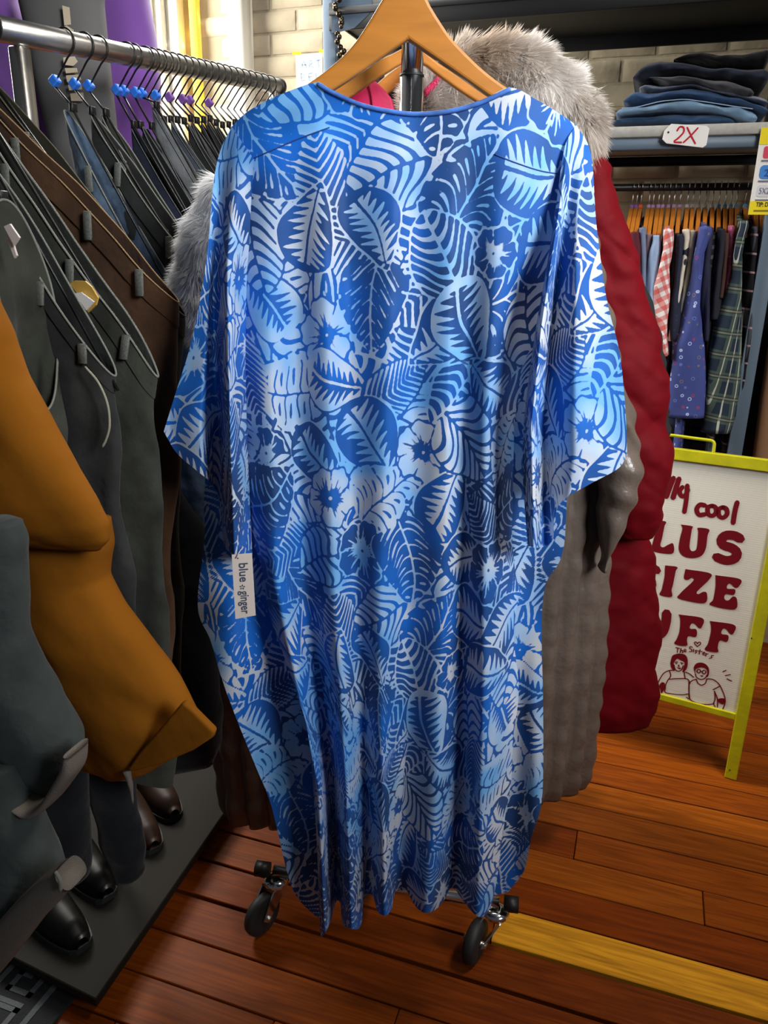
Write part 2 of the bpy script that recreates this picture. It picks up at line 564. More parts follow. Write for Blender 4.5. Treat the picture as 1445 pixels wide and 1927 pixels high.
M['white_paint'] = mat('white_gloss_paint', lin(236, 230, 214), 0.45)
M['yellow_curtain_and_glare'] = mat('yellow_curtain_and_glare', lin(240, 200, 70), 0.8)  # yellow of the real curtain and of the painted glare strip
M['sign_yellow'] = mat('lime_yellow_paint', lin(192, 186, 10), 0.5, var=(25, 0.14), bump=(80, 0.15))
M['sign_white'] = mat('corrugated_white_board', lin(232, 226, 212), 0.6)
M['sign_red'] = mat('maroon_vinyl', lin(116, 6, 22), 0.7, spec=0.2)
M['card'] = mat('white_card', lin(240, 238, 234), 0.55)
M['tag_card'] = mat('cream_card', lin(226, 214, 206), 0.6)
M['tag_ink'] = mat('slate_ink', lin(70, 82, 104), 0.6)
M['red_ink'] = mat('red_marker_ink', lin(185, 8, 36), 0.5)
M['poster_yellow'] = mat('poster_yellow', lin(248, 224, 10), 0.5)
M['poster_red'] = mat('poster_red', lin(215, 70, 95), 0.5)
M['poster_blue'] = mat('poster_blue', lin(66, 138, 214), 0.5)
M['poster_grey'] = mat('poster_grey_ink', lin(120, 122, 140), 0.5)
M['platform'] = mat('dark_laminate_board', lin(30, 27, 22), 0.7, spec=0.15, var=(4, 0.12))
M['rug'] = mat('charcoal_rug', lin(30, 31, 33), 0.95, bump=(300, 0.6))
M['rug_key'] = mat('grey_rug_pattern', lin(84, 88, 92), 0.95, bump=(300, 0.6))
M['leather'] = mat('black_leather', lin(9, 8, 8), 0.42, spec=0.3)
M['leather_brown'] = mat('brown_leather', lin(38, 19, 10), 0.5, spec=0.25)
M['ochre'] = mat('ochre_canvas', lin(142, 86, 20), 0.9, var=(4, 0.16), bump=(22, 0.6), spec=0.1)
M['purple'] = mat('purple_fleece', lin(122, 74, 158), 0.85, var=(4, 0.2), sheen=0.3)
M['grey_fleece'] = mat('grey_fleece', lin(104, 102, 100), 0.9, var=(6, 0.12))
M['beige_ink'] = mat('beige_screen_print', lin(214, 196, 168), 0.8)
M['denim_edge'] = mat('worn_pale_seam', lin(124, 125, 116), 0.9)
M['denim_edge_tan'] = mat('tan_seam', lin(150, 118, 82), 0.9)
M['lining'] = mat('pale_pocket_lining', lin(150, 150, 132), 0.9)
M['leather_patch'] = mat('tan_leather_patch', lin(206, 164, 74), 0.6, var=(30, 0.2))
M['belt_loop'] = mat('worn_belt_loop', lin(96, 98, 92), 0.9, var=(300, 0.3))
M['far_edge'] = mat('dark_worn_seam', lin(92, 94, 94), 0.9)
M['cuff'] = mat('washed_inside_of_denim', lin(122, 114, 105), 0.9, bump=(700, 0.4))

# ------------------------------------------------------------------ the setting: floor, wall, window
WALL_Y = 3.0
fl = MB().box((-0.5, 1.5, -0.04), (4.6, 3.4, 0.05)).build('floor', mat('dark_subfloor', lin(26, 16, 8), 0.9), smooth=False)
tag(fl, 'dark orange varnished fir plank floor', 'floor', kind='structure')
PLW = 0.104
rs = random.Random(4)


def plank(x0, x1, y0, y1, col, dz=0.0):
    h = 0.015
    b = MB().box(((x0 + x1) / 2, (y0 + y1) / 2, -h / 2 + dz), (x1 - x0, y1 - y0, h), bev=0.0016)
    o = b.build('plank', M['floor'], fl, smooth=False)
    o.color = col
    return o


STAINS = [lin(138, 66, 8), lin(150, 74, 10), lin(124, 56, 6), lin(160, 84, 14), lin(132, 58, 4), lin(144, 74, 12)]
for r in range(-11, 17):
    y0 = 1.284 + r * PLW
    gap = 0.0085 if r in (0, -1) else (0.005 if r in (-2, -4, 4) else rs.choice((0.002, 0.003, 0.0042)))
    x = -2.7 + rs.uniform(-0.6, 0)
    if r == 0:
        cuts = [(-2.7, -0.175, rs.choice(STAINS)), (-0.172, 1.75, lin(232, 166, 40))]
    else:
        cuts = []
        while x < 1.75:
            ln = rs.uniform(1.3, 2.6)
            cuts.append((max(x, -2.75), min(x + ln, 1.78), rs.choice(STAINS)))
            x += ln + 0.002
    for (a, b_, c) in cuts:
        if b_ - a > 0.05:
            plank(a, b_, y0 + gap, y0 + PLW, c, rs.uniform(-0.0008, 0.0008))

wl = MB().box((-0.5, WALL_Y + 0.08, 1.4), (4.6, 0.15, 2.8)).build('wall_back', M['mortar'], smooth=False)
tag(wl, 'cream painted brick wall behind the shelf rack', 'wall', kind='structure')
BW, BH = 0.205, 0.0655
bm_b = None
for j in range(15):
    z = 1.44 + j * 0.075
    for i in range(22):
        x = -2.35 + i * 0.2155 + (0.108 if j % 2 else 0)
        if x < -1.80 or x > 1.75:
            continue
        if bm_b is None:
            # one pillowed brick with soft worn edges, shared by all
            b = MB(); nx, nz = 9, 5
            u = np.linspace(-1, 1, nx); w = np.linspace(-1, 1, nz)
            U, Wg = np.meshgrid(u, w)
            dep = 0.0065 * np.clip((1 - np.abs(U) ** 14) * (1 - np.abs(Wg) ** 8), 0, 1) + 0.0025 * vn(U * 3 + 5, Wg * 2 + 3, 4)
            V = np.stack([U * BW / 2, -dep, Wg * BH / 2], -1).reshape(-1, 3)
            b.add(V, [tuple(q) for q in gridF(nx, nz)])
            o = b.build('brick', M['brick'], wl)
            # move mesh into place through object location (mesh data is shared)
            bm_b = o.data
            for v in bm_b.vertices:
                v.co = Vector(v.co) + Vector(ORG[wl.name])
            bm_b.update()
        else:
            o = bpy.data.objects.new('brick', bm_b)
            COL.objects.link(o); o.parent = wl
        o.location = Vector((x, WALL_Y + 0.004, z + BH / 2)) - Vector(ORG[wl.name])
        o.scale = (rs.uniform(0.98, 1.0), rs.uniform(0.8, 1.25), rs.uniform(0.97, 1.02))

# white boxed pipe on the wall and a yellow strip that paints window glare
def on_wall(px, Y):
    return float(onY(px, 70, Y)[0])


x0, x1 = on_wall(446, WALL_Y), on_wall(478, WALL_Y)
t = MB().box(((x0 + x1) / 2, WALL_Y - 0.035, 1.4), (x1 - x0, 0.08, 2.8), bev=0.012).build('trim_1', M['white_paint'])
tag(t, 'white boxed pipe running up the painted brick wall', 'trim', kind='structure')
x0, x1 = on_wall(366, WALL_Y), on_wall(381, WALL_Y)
t = MB().box(((x0 + x1) / 2, WALL_Y - 0.02, 1.4), (x1 - x0, 0.03, 2.8), bev=0.004).build('glare_strip', M['yellow_curtain_and_glare'])
tag(t, 'narrow strip of painted-on yellow glare beside the window casing', 'trim', kind='structure')

# window: moulded casing, frame bars and a bright pane
wx1 = on_wall(347, WALL_Y)
win = thing('window_1', 'tall daylit window with moulded white casing at the left of the brick wall', 'window', (wx1 - 0.5, WALL_Y, 0.9))
win['kind'] = 'structure'
b = MB()
xs = wx1
for wid, dep in ((0.055, 0.05), (0.018, 0.075), (0.03, 0.06), (0.016, 0.085), (0.04, 0.045)):
    b.box((xs - wid / 2, WALL_Y - dep / 2 + 0.01, 1.75), (wid, dep, 1.9), bev=0.004)
    xs -= wid
b.build('casing', M['white_paint'], win)
b = MB()
for zz in (0.9, 1.75, 2.6):
    b.box((xs - 0.36, WALL_Y - 0.005, zz), (0.74, 0.03, 0.05), bev=0.004)
b.build('sash', M['white_paint'], win)
pane = bpy.data.materials.new('daylit_pane')
nt, pb = nodes_of(pane)
pb.inputs['Base Color'].default_value = (0.8, 0.85, 0.9, 1)
pb.inputs['Emission Color'].default_value = (1.0, 0.97, 0.88, 1)
pb.inputs['Emission Strength'].default_value = 2.2
MB().box((xs - 0.36, WALL_Y - 0.001, 1.75), (0.74, 0.006, 1.8)).build('pane', pane, win, smooth=False)
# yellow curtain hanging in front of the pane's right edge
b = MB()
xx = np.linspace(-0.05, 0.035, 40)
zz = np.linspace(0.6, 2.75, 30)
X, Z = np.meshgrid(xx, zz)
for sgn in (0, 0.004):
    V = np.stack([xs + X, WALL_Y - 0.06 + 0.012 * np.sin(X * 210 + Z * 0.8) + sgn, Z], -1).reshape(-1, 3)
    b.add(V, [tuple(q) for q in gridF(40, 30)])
o = b.build('curtain', M['yellow_curtain_and_glare'])
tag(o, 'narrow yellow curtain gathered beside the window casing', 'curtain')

# ------------------------------------------------------------------ leaf print raster (numpy), used as a vertex attribute
TW, TH, RES = 0.46, 0.54, 0.0008
NX, NY = int(TW / RES), int(TH / RES)
TILE = np.zeros((NY, NX))
TONE = np.zeros((NY, NX))


def frac(a):
    return a - np.floor(a)


def stamp(kind, cx, cy, Lg, ang, inv, seed):
    R = int(Lg * 0.75 / RES) + 4
    ix = np.arange(int(cx / RES) - R, int(cx / RES) + R)
    iy = np.arange(int(cy / RES) - R, int(cy / RES) + R)
    X, Y = np.meshgrid(ix * RES - cx, iy * RES - cy)
    # hand-drawn wobble
    wob = 0.05 * Lg
    X2 = X + wob * (vn(X / Lg * 4 + 7, Y / Lg * 4 + 3, seed) - 0.5)
    Y2 = Y + wob * (vn(X / Lg * 4 + 1, Y / Lg * 4 + 9, seed + 3) - 0.5)
    ca, sa = math.cos(ang), math.sin(ang)
    u = (X2 * ca + Y2 * sa) / Lg + 0.5
    v = (-X2 * sa + Y2 * ca) / Lg
    v = v - 0.10 * math.sin(seed * 1.7) * np.sin(np.clip(u, 0, 1) * math.pi)      # bent midrib
    s = np.abs(v); uc = np.clip(u, 1e-4, 1 - 1e-4)
    side = (v > 0) * 17.0
    ow = 0.0022 / Lg
    if kind == 'heart':
        w = 0.40 * np.sin(math.pi * uc ** 0.62) ** 0.75
        ins = (s < w) & (u > 0) & (u < 1)
        k = (u + s * 0.45) * 11 + side * 0.3
        tooth = np.abs(frac(k) - 0.5) * 2
        ln = w * (0.48 + 0.42 * hash2(np.floor(k), side, seed))
        burst = (s < ln * (1 - tooth ** 1.3) + 0.012) & (s > 0.010 + 0.012 * (1 - uc)) & (u > 0.10) & (u < 0.93)
        val = np.where(burst, 0.0, 1.0)
        val = np.where(w - s < ow * 1.2, 0.0, val)
        if inv:
            val = 1 - val
    elif kind == 'palm':
        w = 0.34 * np.sin(math.pi * uc ** 0.85) ** 0.5
        ins = (s < w) & (u > 0) & (u < 1)
        k = (u - s * 0.75 - 0.5 * s * s) * 12
        f = frac(k)
        tip = np.clip(s / (w + 1e-6), 0, 1)
        val = ((f > 0.16 + 0.25 * tip ** 3) & (f < 0.86 - 0.25 * tip ** 3) & (s > 0.008)).astype(float)
        val = np.where(s < 0.004, 1.0, val)
        if inv:
            val = np.where(w - s < ow, 1.0, val)
    elif kind == 'monstera':
        w = 0.46 * np.sin(math.pi * uc ** 0.55) ** 0.6
        k = (u - s * 0.55 + 0.09 * np.sin(s * 9 + seed)) * 5.5 + side * 0.13
        f = frac(k)
        lob = 1 - 0.38 * np.clip(1 - np.abs(f - 0.02) / 0.16, 0, 1) - 0.38 * np.clip(1 - np.abs(f - 1.02) / 0.16, 0, 1)
        ins = (s < w * lob) & (u > 0) & (u < 1)
        tip = s / (w + 1e-6)
        val = np.ones_like(u)
        c1 = 0.5 + 0.10 * np.sin(tip * 5 + seed)
        val = np.where((np.abs(f - c1) < 0.10 * np.sin(np.clip((tip - 0.18) / 0.62, 0, 1) * math.pi) ** 0.6) & (tip > 0.18) & (tip < 0.8), 0.0, val)
        val = np.where((f < 0.07) | (f > 0.95), 0.0, val)
        val = np.where((np.abs(f - c1) < 0.035) & (tip > 0.55) & (tip < 0.74), 1.0, val)
        val = np.where(s < 0.012, 0.0, val)
        val = np.where((w * lob - s) < ow * 1.3, 0.0, val)
        if inv:
            val = 1 - val
    elif kind == 'lines':
        w = 0.44 * np.sin(math.pi * uc ** 0.7) ** 0.55
        ins = (s < w) & (u > 0) & (u < 1)
        k = (u - s * 0.5 + 0.12 * np.sin(s * 8 + seed)) * 6.5
        f = frac(k + side * 0.2)
        tip = s / (w + 1e-6)
        val = (f < 0.44 - 0.20 * tip).astype(float)
        val = np.where((w - s) < ow * 1.4, 1.0, val)
        val = np.where(s < 0.014, 1.0, val)
        if inv:
            val = 1 - val
    else:   # hibiscus
        uu, vv = u - 0.5, v
        r = np.hypot(uu, vv); th = np.arctan2(vv, uu) + seed
        Rr = 0.36 * (0.84 + 0.16 * np.abs(np.cos(2.5 * th))) + 0.012 * np.sin(13 * th)
        ins = r < Rr
        k = th / (2 * math.pi) * 30
        tooth = np.abs(frac(k) - 0.5) * 2
        ln = Rr * (0.35 + 0.5 * hash2(np.floor(k), 3, seed))
        burst = (r < ln * (1 - tooth ** 1.6)) & (r > 0.02)
        val = np.where(burst, 0.0, 1.0)
        val = np.where(Rr - r < ow * 1.2, 0.0, val)
        val = np.where((np.abs(np.sin(2.5 * th)) > 0.995) & (r > 0.6 * Rr), 0.0, val)
        if inv:
            val = 1 - val
    # a thin contrasting keyline round each motif
    J, I = np.meshgrid(iy % NY, ix % NX, indexing='ij')
    jj, ii = J[ins], I[ins]
    TILE[jj, ii] = val[ins]
    TONE[jj, ii] = hash2(seed, 1.0, 2.0)


rp = random.Random(21)
base_k = ['palm', 'lines', 'monstera', 'palm', 'lines']
for i in range(8):
    for j in range(9):
        stamp(rp.choice(base_k), (i + rp.random()) * TW / 8, (j + rp.random()) * TH / 9, rp.uniform(0.10, 0.15), rp.uniform(0, 6.28),
              rp.random() < 0.35, rp.randint(1, 900))
top_k = ['heart', 'heart', 'monstera', 'hibiscus', 'palm', 'heart', 'monstera', 'lines']
for i in range(6):
    for j in range(7):
        stamp(top_k[(i * 3 + j * 5 + rp.randint(0, 1)) % len(top_k)], (i + 0.5 * (j % 2) + rp.uniform(0.1, 0.5)) * TW / 6,
              (j + rp.uniform(0.1, 0.6)) * TH / 7, rp.uniform(0.085, 0.125), rp.uniform(0, 6.28), rp.random() < 0.32, rp.randint(1, 900))
# soften so the shader can find a clean edge between vertices
for _ in range(2):
    TILE = (TILE + np.roll(TILE, 1, 0) + np.roll(TILE, -1, 0)) / 3
    TILE = (TILE + np.roll(TILE, 1, 1) + np.roll(TILE, -1, 1)) / 3


def print_at(U, V):
    x = (U / RES) % NX; y = (V / RES) % NY
    i0 = np.floor(x).astype(int) % NX; j0 = np.floor(y).astype(int) % NY
    fx = x - np.floor(x); fy = y - np.floor(y)
    i1 = (i0 + 1) % NX; j1 = (j0 + 1) % NY
    return (TILE[j0, i0] * (1 - fx) + TILE[j0, i1] * fx) * (1 - fy) + (TILE[j1, i0] * (1 - fx) + TILE[j1, i1] * fx) * fy


# ------------------------------------------------------------------ kaftan
KS = 1.10      # level distance of the kaftan from the camera


def coons(top, bot, left, right, nu, nv, sm=True):
    T, B = spline(top, nu, sm), spline(bot, nu, sm)
    L_, R_ = spline(left, nv, sm), spline(right, nv, sm)
    u = np.linspace(0, 1, nu)[None, :, None]; v = np.linspace(0, 1, nv)[:, None, None]
    return ((1 - v) * T[None] + v * B[None] + (1 - u) * L_[:, None] + u * R_[:, None]
            - ((1 - u) * (1 - v) * T[0] + u * (1 - v) * T[-1] + (1 - u) * v * B[0] + u * v * B[-1]))


FOLD_GAIN = 1.35


def folds(px, py, lines):
    """lines: [(sign, [(py, px, amp)...])] sorted left to right; cosine ridges (+) and valleys (-)"""
    shp = px.shape
    px = px.ravel(); py = py.ravel()
    X = []; A = []
    for sg, kn in lines:
        k = np.asarray(kn, float)
        X.append(np.interp(py, k[:, 0], k[:, 1])); A.append(sg * np.interp(py, k[:, 0], k[:, 2]))
    X = np.array(X); A = np.array(A)
    idx = np.clip((X < px[None]).sum(0) - 1, 0, len(lines) - 2)
    ar = np.arange(len(px))
    x0, x1, a0, a1 = X[idx, ar], X[idx + 1, ar], A[idx, ar], A[idx + 1, ar]
    t = np.clip((px - x0) / np.maximum(x1 - x0, 1e-3), 0, 1)
    t = t * t * (3 - 2 * t)
    return FOLD_GAIN * (a0 * (1 - t) + a1 * t).reshape(shp)


def cloth_patch(name, P, depth, parent, uoff=0.0, voff=0.0, thick=0.0):
    """P grid of pixels [nv][nu][2]; depth = metres towards the camera"""
    nv, nu = P.shape[:2]
    W = K(P[..., 0], P[..., 1], KS - depth)
    # cloth coordinates: arc length across the folds, anchored on the middle column
    d = np.linalg.norm(np.diff(W, axis=1), axis=2)
    U = np.concatenate([np.zeros((nv, 1)), np.cumsum(d, 1)], 1)
    U = U - U[:, nu // 2][:, None] + (W[:, nu // 2] @ RH)[:, None]
    Vc = 2.0 - W[..., 2]
    pr = print_at((U + uoff + 3.0) / 1.2, (Vc + voff) / 1.2)
    return mk(name, W.reshape(-1, 3), gridF(nu, nv)[:, ::-1], M['print'], parent, attrs={'leafprint': pr})


kb = K(760, 1700, KS); kaftan = thing('kaftan', 'blue and white tropical leaf print kaftan hanging in front of the rolling rack', 'kaftan', (kb[0], kb[1], kb[2]))

NECK = [(597, 155), (625, 171), (680, 195), (740, 208), (790, 212), (850, 206), (905, 190), (960, 165)]
TOP = [(436, 238), (462, 213), (500, 190), (545, 171)] + NECK + [(1010, 188), (1050, 212), (1084, 235)]
BL = [(436, 238), (428, 300), (424, 450), (432, 700), (452, 950), (490, 1060), (505, 1150), (522, 1200), (564, 1321), (582, 1400), (595, 1574), (600, 1695)]
BR = [(1084, 235), (1082, 300), (1066, 450), (1045, 600), (1022, 800), (1003, 1000), (975, 1130), (967, 1200), (976, 1300), (966, 1386), (962, 1466), (949, 1549), (936, 1648), (926, 1700)]
HEM = [(600, 1695), (602, 1740), (606, 1762), (622, 1735), (632, 1698), (640, 1700), (645, 1738), (662, 1748), (679, 1742), (685, 1692), (700, 1684),
       (711, 1715), (725, 1723), (737, 1710), (744, 1678), (762, 1672), (779, 1702), (797, 1717), (816, 1714), (833, 1698), (850, 1670), (868, 1690), (890, 1718), (906, 1726), (920, 1712), (926, 1700)]
LINES = [
    (-1, [(200, 400, .004), (700, 415, .02), (1000, 440, .03), (1200, 500, .03), (1400, 560, .025), (1750, 590, .01)]),
    (1, [(200, 500, .004), (500, 500, .008), (800, 510, .016), (1100, 520, .022), (1325, 566, .022), (1480, 600, .03), (1764, 612, .034)]),
    (-1, [(200, 560, .002), (500, 560, .004), (800, 560, .010), (1100, 575, .02), (1300, 604, .030), (1480, 622, .040), (1750, 635, .044)]),
    (1, [(200, 600, .003), (500, 610, .010), (800, 618, .010), (1100, 628, .012), (1300, 642, .018), (1500, 652, .022), (1750, 662, .028)]),
    (-1, [(200, 650, .001), (500, 660, .006), (800, 662, .008), (1100, 670, .010), (1300, 682, .014), (1500, 688, .022), (1750, 692, .030)]),
    (1, [(200, 742, .006), (500, 735, .010), (800, 725, .012), (1100, 716, .010), (1300, 716, .012), (1500, 720, .016), (1750, 725, .022)]),
    (-1, [(200, 790, .001), (500, 790, .004), (800, 780, .008), (1100, 770, .012), (1300, 766, .012), (1500, 758, .020), (1750, 752, .030)]),
    (1, [(200, 850, .002), (500, 845, .006), (800, 840, .008), (1100, 835, .006), (1300, 825, .010), (1500, 820, .014), (1750, 800, .020)]),
    (-1, [(200, 890, .001), (500, 885, .002), (800, 870, .008), (1100, 868, .014), (1300, 868, .018), (1500, 868, .024), (1750, 850, .028)]),
    (1, [(200, 950, .004), (500, 935, .012), (800, 915, .016), (1100, 912, .020), (1300, 912, .022), (1500, 905, .024), (1750, 900, .024)]),
    (-1, [(200, 1100, .004), (450, 1075, .010), (600, 1010, .025), (800, 985, .04), (1000, 985, .045), (1200, 985, .03), (1400, 985, .02), (1750, 945, .01)]),
]


def body_depth(P):
    x, y = P[..., 0], P[..., 1]
    d = folds(x, y, LINES)
    g = np.clip((y - 160) / 250, 0.15, 1)
    # shoulders fall away over the hanger, small creases everywhere
    d = d * g - 0.05 * np.clip((np.abs(x - 760) - 180) / 160, 0, 1) ** 2 * np.clip(1 - (y - 150) / 500, 0, 1)
    d += 0.004 * (vn(x / 90, y / 260, 3) - 0.5) + 0.002 * (vn(x / 35, y / 60, 8) - 0.5)
    # the yoke seam of the shoulders
    return d


P = coons(TOP, HEM, BL, BR, 430, 820)
body = cloth_patch('back_panel', P, body_depth(P), kaftan)
# hem band and neck binding
nk = spline(NECK, 90)
b = MB(); b.tube(K(nk[:, 0], nk[:, 1] + 3, KS - body_depth(np.stack([nk[:, 0], nk[:, 1] + 3], -1)) - 0.001), 0.003, 8)
o = b.build('neck_binding', mat('blue_bias_binding', lin(58, 104, 182), 0.7, var=(60, 0.35)), kaftan, label='narrow blue binding of the neckline')
# shoulder seams
M['seam'] = mat('dark_blue_seam', lin(30, 66, 140), 0.8)
for pts in ([(438, 314), (500, 288), (560, 262), (620, 240)], [(1075, 330), (1020, 322), (970, 306), (930, 290)]):
    q = spline(pts, 30)
    MB().tube(K(q[:, 0], q[:, 1], KS - body_depth(q) - 0.0006), 0.0009, 5).build('shoulder_seam', M['seam'], kaftan)

# the front half of the kaftan, hanging behind: shows beside and between the folds and through the side slits
FL = [(440, 262), (420, 600), (386, 900), (385, 1010), (372, 1140), (396, 1205), (415, 1270), (440, 1340), (480, 1440), (510, 1515), (540, 1640), (560, 1690), (598, 1728)]
FR = [(1080, 262), (1078, 600), (1066, 950), (1057, 1045), (1030, 1092), (1021, 1135), (1019, 1200), (1022, 1333), (1020, 1500), (1000, 1575), (986, 1638), (956, 1679)]
P = coons([(440, 262), (600, 250), (760, 262), (920, 250), (1080, 262)], [(598, 1728), (640, 1690), (700, 1680), (760, 1676), (850, 1672), (900, 1690), (956, 1679)], FL, FR, 260, 460)
x, y = P[..., 0], P[..., 1]
dd = -0.045 + 0.012 * np.sin(x / 26 + y / 300.0) * np.clip((y - 500) / 900, 0, 1) + 0.05 * np.exp(-((x - 440) / 70) ** 2) * np.clip((y - 1050) / 200, 0, 1)
dd += 0.02 * np.exp(-((x - 1005) / 22) ** 2) * np.clip((y - 1150) / 200, 0, 1)
dd += 0.004 * (vn(x / 40, y / 120, 5) - 0.5)
cloth_patch('front_panel', P, dd, kaftan, uoff=0.21, voff=0.13)

# sleeves
SLL = [(436, 238), (414, 285), (401, 350), (388, 490), (362, 635), (332, 735), (308, 812)]
SLR = [(478, 300), (470, 440), (470, 600), (470, 780), (470, 930), (475, 1046)]
SLB = [(308, 812), (332, 852), (368, 884), (396, 908), (412, 940), (420, 1015), (428, 1036), (450, 1046), (475, 1046)]
P = coons([(436, 238), (452, 262), (478, 300)], SLB, SLL, SLR, 150, 420)
x, y = P[..., 0], P[..., 1]
LS = [(1, [(200, 380, .0), (500, 385, .010), (800, 318, .004), (1050, 330, .004)]),
      (1, [(200, 395, .0), (500, 395, .006), (800, 375, .012), (1050, 385, .012)]),
      (-1, [(200, 420, .004), (450, 408, .012), (560, 402, .022), (700, 404, .030), (820, 410, .034), (905, 414, .034), (1050, 418, .02)]),
      (1, [(200, 450, .002), (500, 428, .026), (700, 430, .034), (900, 436, .036), (1050, 442, .034)]),
      (-1, [(200, 480, .004), (500, 474, .020), (700, 476, .026), (900, 478, .026), (1050, 480, .02)])]
t = np.clip((y - 240) / 260, 0, 1)
dd = folds(x, y, LS) * t + body_depth(P) * (1 - t) + t * 0.012 + 0.003 * (vn(x / 30, y / 70, 12) - 0.5)
dd -= 0.022 * np.clip((420 - x) / 100, 0, 1)
cloth_patch('sleeve', P, dd + 0.003, kaftan, uoff=0.07, voff=0.31)

SRL = [(1058, 300), (1034, 470), (1008, 620), (987, 780), (984, 900), (993, 1028)]
SRR = [(1084, 235), (1112, 290), (1122, 420), (1141, 560), (1165, 660), (1176, 760), (1180, 850)]
SRB = [(993, 1028), (1018, 1030), (1040, 1016), (1043, 975), (1060, 941), (1112, 910), (1165, 880), (1180, 850)]
P = coons([(1058, 300), (1066, 266), (1084, 235)], SRB, SRL, SRR, 200, 420)
x, y = P[..., 0], P[..., 1]
RS = [(-1, [(200, 1075, .002), (500, 1024, .012), (620, 1003, .016), (800, 982, .02), (1030, 985, .02)]),
      (1, [(200, 1082, .002), (500, 1036, .020), (620, 1018, .028), (800, 1000, .034), (1030, 1004, .036)]),
      (-1, [(200, 1090, .002), (500, 1052, .010), (620, 1040, .014), (800, 1024, .016), (1030, 1026, .01)]),
      (1, [(200, 1100, .002), (500, 1085, .014), (700, 1085, .022), (850, 1085, .026), (1030, 1060, .026)]),
      (1, [(200, 1130, .0), (500, 1135, .004), (700, 1160, .010), (850, 1178, .008), (1030, 1190, .008)])]
t = np.clip((y - 240) / 260, 0, 1)
dd = folds(x, y, RS) * t + body_depth(P) * (1 - t) + t * 0.020 + 0.004 * (vn(x / 34, y / 50, 15) - 0.5)
cloth_patch('sleeve', P, dd + 0.003, kaftan, uoff=0.33, voff=0.05)

# swing tag on the left sleeve
tag_pts = np.array([(436, 1044), (474, 1041), (481, 1158), (443, 1165)], float)
tk = KS - 0.062
TQ = K(tag_pts[:, 0], tag_pts[:, 1], tk)
tn = np.cross(TQ[3] - TQ[0], TQ[1] - TQ[0]); tn /= np.linalg.norm(tn)
if tn @ (CO - TQ[0]) < 0:
    tn = -tn
stg = thing('swing_tag', 'white card swing tag reading blue ginger on the kaftan sleeve', 'tag', tuple(TQ[3]))
MB().extr(TQ, tn, 0.0008).build('card', M['tag_card'], stg, smooth=False)
hp = K(np.array([444.0, 452.0, 458.0]), np.array([1050.0, 1036.0, 1030.0]), np.array([tk - 0.001, tk - 0.002, tk + 0.016]))
MB().tube(hp, 0.0008, 6).build('loop', M['tag_card'], stg)


def text_mesh(name, body_txt, P0, ux, uy, n, size, matl, parent, bold=0.0, squeeze=1.0, shear=0.0):
    """lettering laid on a surface: baseline start P0, directions ux, uy"""
    cu = bpy.data.curves.new(name, 'FONT')
    cu.body = body_txt; cu.size = size; cu.offset = bold; cu.shear = shear; cu.extrude = 0.0002
    o = bpy.data.objects.new(name, cu)
    COL.objects.link(o)
    dg = bpy.context.evaluated_depsgraph_get()
    me = bpy.data.meshes.new_from_object(o.evaluated_get(dg))
    bpy.data.objects.remove(o)
    V = np.array([v.co[:] for v in me.vertices])
    F = [tuple(p.vertices) for p in me.polygons]
    W = np.array(P0) + np.outer(V[:, 0] * squeeze, ux) + np.outer(V[:, 1], uy) + np.outer(V[:, 2] + 0.0004, n)
    return mk(name, W, F, matl, parent, smooth=False)


ux = TQ[3] - TQ[0]; tl = np.linalg.norm(ux); ux = ux / tl
uy = TQ[1] - TQ[0]; tw_ = np.linalg.norm(uy); uy = uy / tw_
P0 = TQ[0] + ux * tl * 0.13 + uy * tw_ * 0.34
text_mesh('lettering', 'blue', P0, ux, uy, tn, 0.0185, M['tag_ink'], stg, bold=0.0002, squeeze=0.98)
P0 = TQ[0] + ux * tl * 0.565 + uy * tw_ * 0.34
text_mesh('lettering', 'ginger', P0, ux, uy, tn, 0.0185, M['tag_ink'], stg, bold=0.0002, squeeze=0.82)
b = MB()
fc = TQ[0] + ux * tl * 0.505 + uy * tw_ * 0.44 + tn * 0.0006
for k in range(5):
    a = 2 * math.pi * k / 5 + 0.5
    d = ux * math.cos(a) + uy * math.sin(a); e = -ux * math.sin(a) + uy * math.cos(a)
    b.add([fc + d * 0.0008, fc + d * 0.003 + e * 0.0012, fc + d * 0.0046, fc + d * 0.003 - e * 0.0012], [(0, 1, 2, 3)])
b.build('flower_mark', M['tag_ink'], stg, smooth=False)
MB().ball(TQ[0] + ux * tl * 0.06 + uy * tw_ * 0.3, 0.0012, 8).build('eyelet', M['tag_ink'], stg)

# ------------------------------------------------------------------ rolling display stand
BA, BB = np.array([-0.648, 1.189, 0.13]), np.array([-0.147, 1.273, 0.13])
bd = (BB - BA); blen = np.linalg.norm(bd); bd = bd / blen
bp = np.array([-bd[1], bd[0], 0.0])                       # away from the camera
mid = (BA + BB) / 2
PB = K(775, 150, 1.40); POLE = np.array([PB[0], PB[1], 0.0])
PJ = float(K(775, 143, 1.40)[2])
stand = thing('rolling_stand', 'chrome rolling garment stand on black wheeled casters behind the kaftan', 'garment rack', (mid[0], mid[1], 0))
MB().tube([BA + bd * 0.012, BB - bd * 0.012], 0.0125, 20).build('base_bar', M['chrome'], stand)
RA, RB = BA + bp * 0.46, BB + bp * 0.46
MB().tube([RA + bd * 0.012, RB - bd * 0.012], 0.0125, 20).build('base_bar', M['chrome'], stand)
MB().tube([mid, mid + bp * 0.46], 0.0125, 16).build('spine_bar', M['chrome'], stand)
b = MB(); b.tube([(POLE[0], POLE[1], 0.13), (POLE[0], POLE[1], PJ)], 0.0195, 32)
pole = b.build('pole', M['chrome'], stand)
MB().tube([(POLE[0], POLE[1], PJ), (POLE[0], POLE[1], 1.92)], 0.0178, 32).build('upper_pole', M['chrome'], stand)
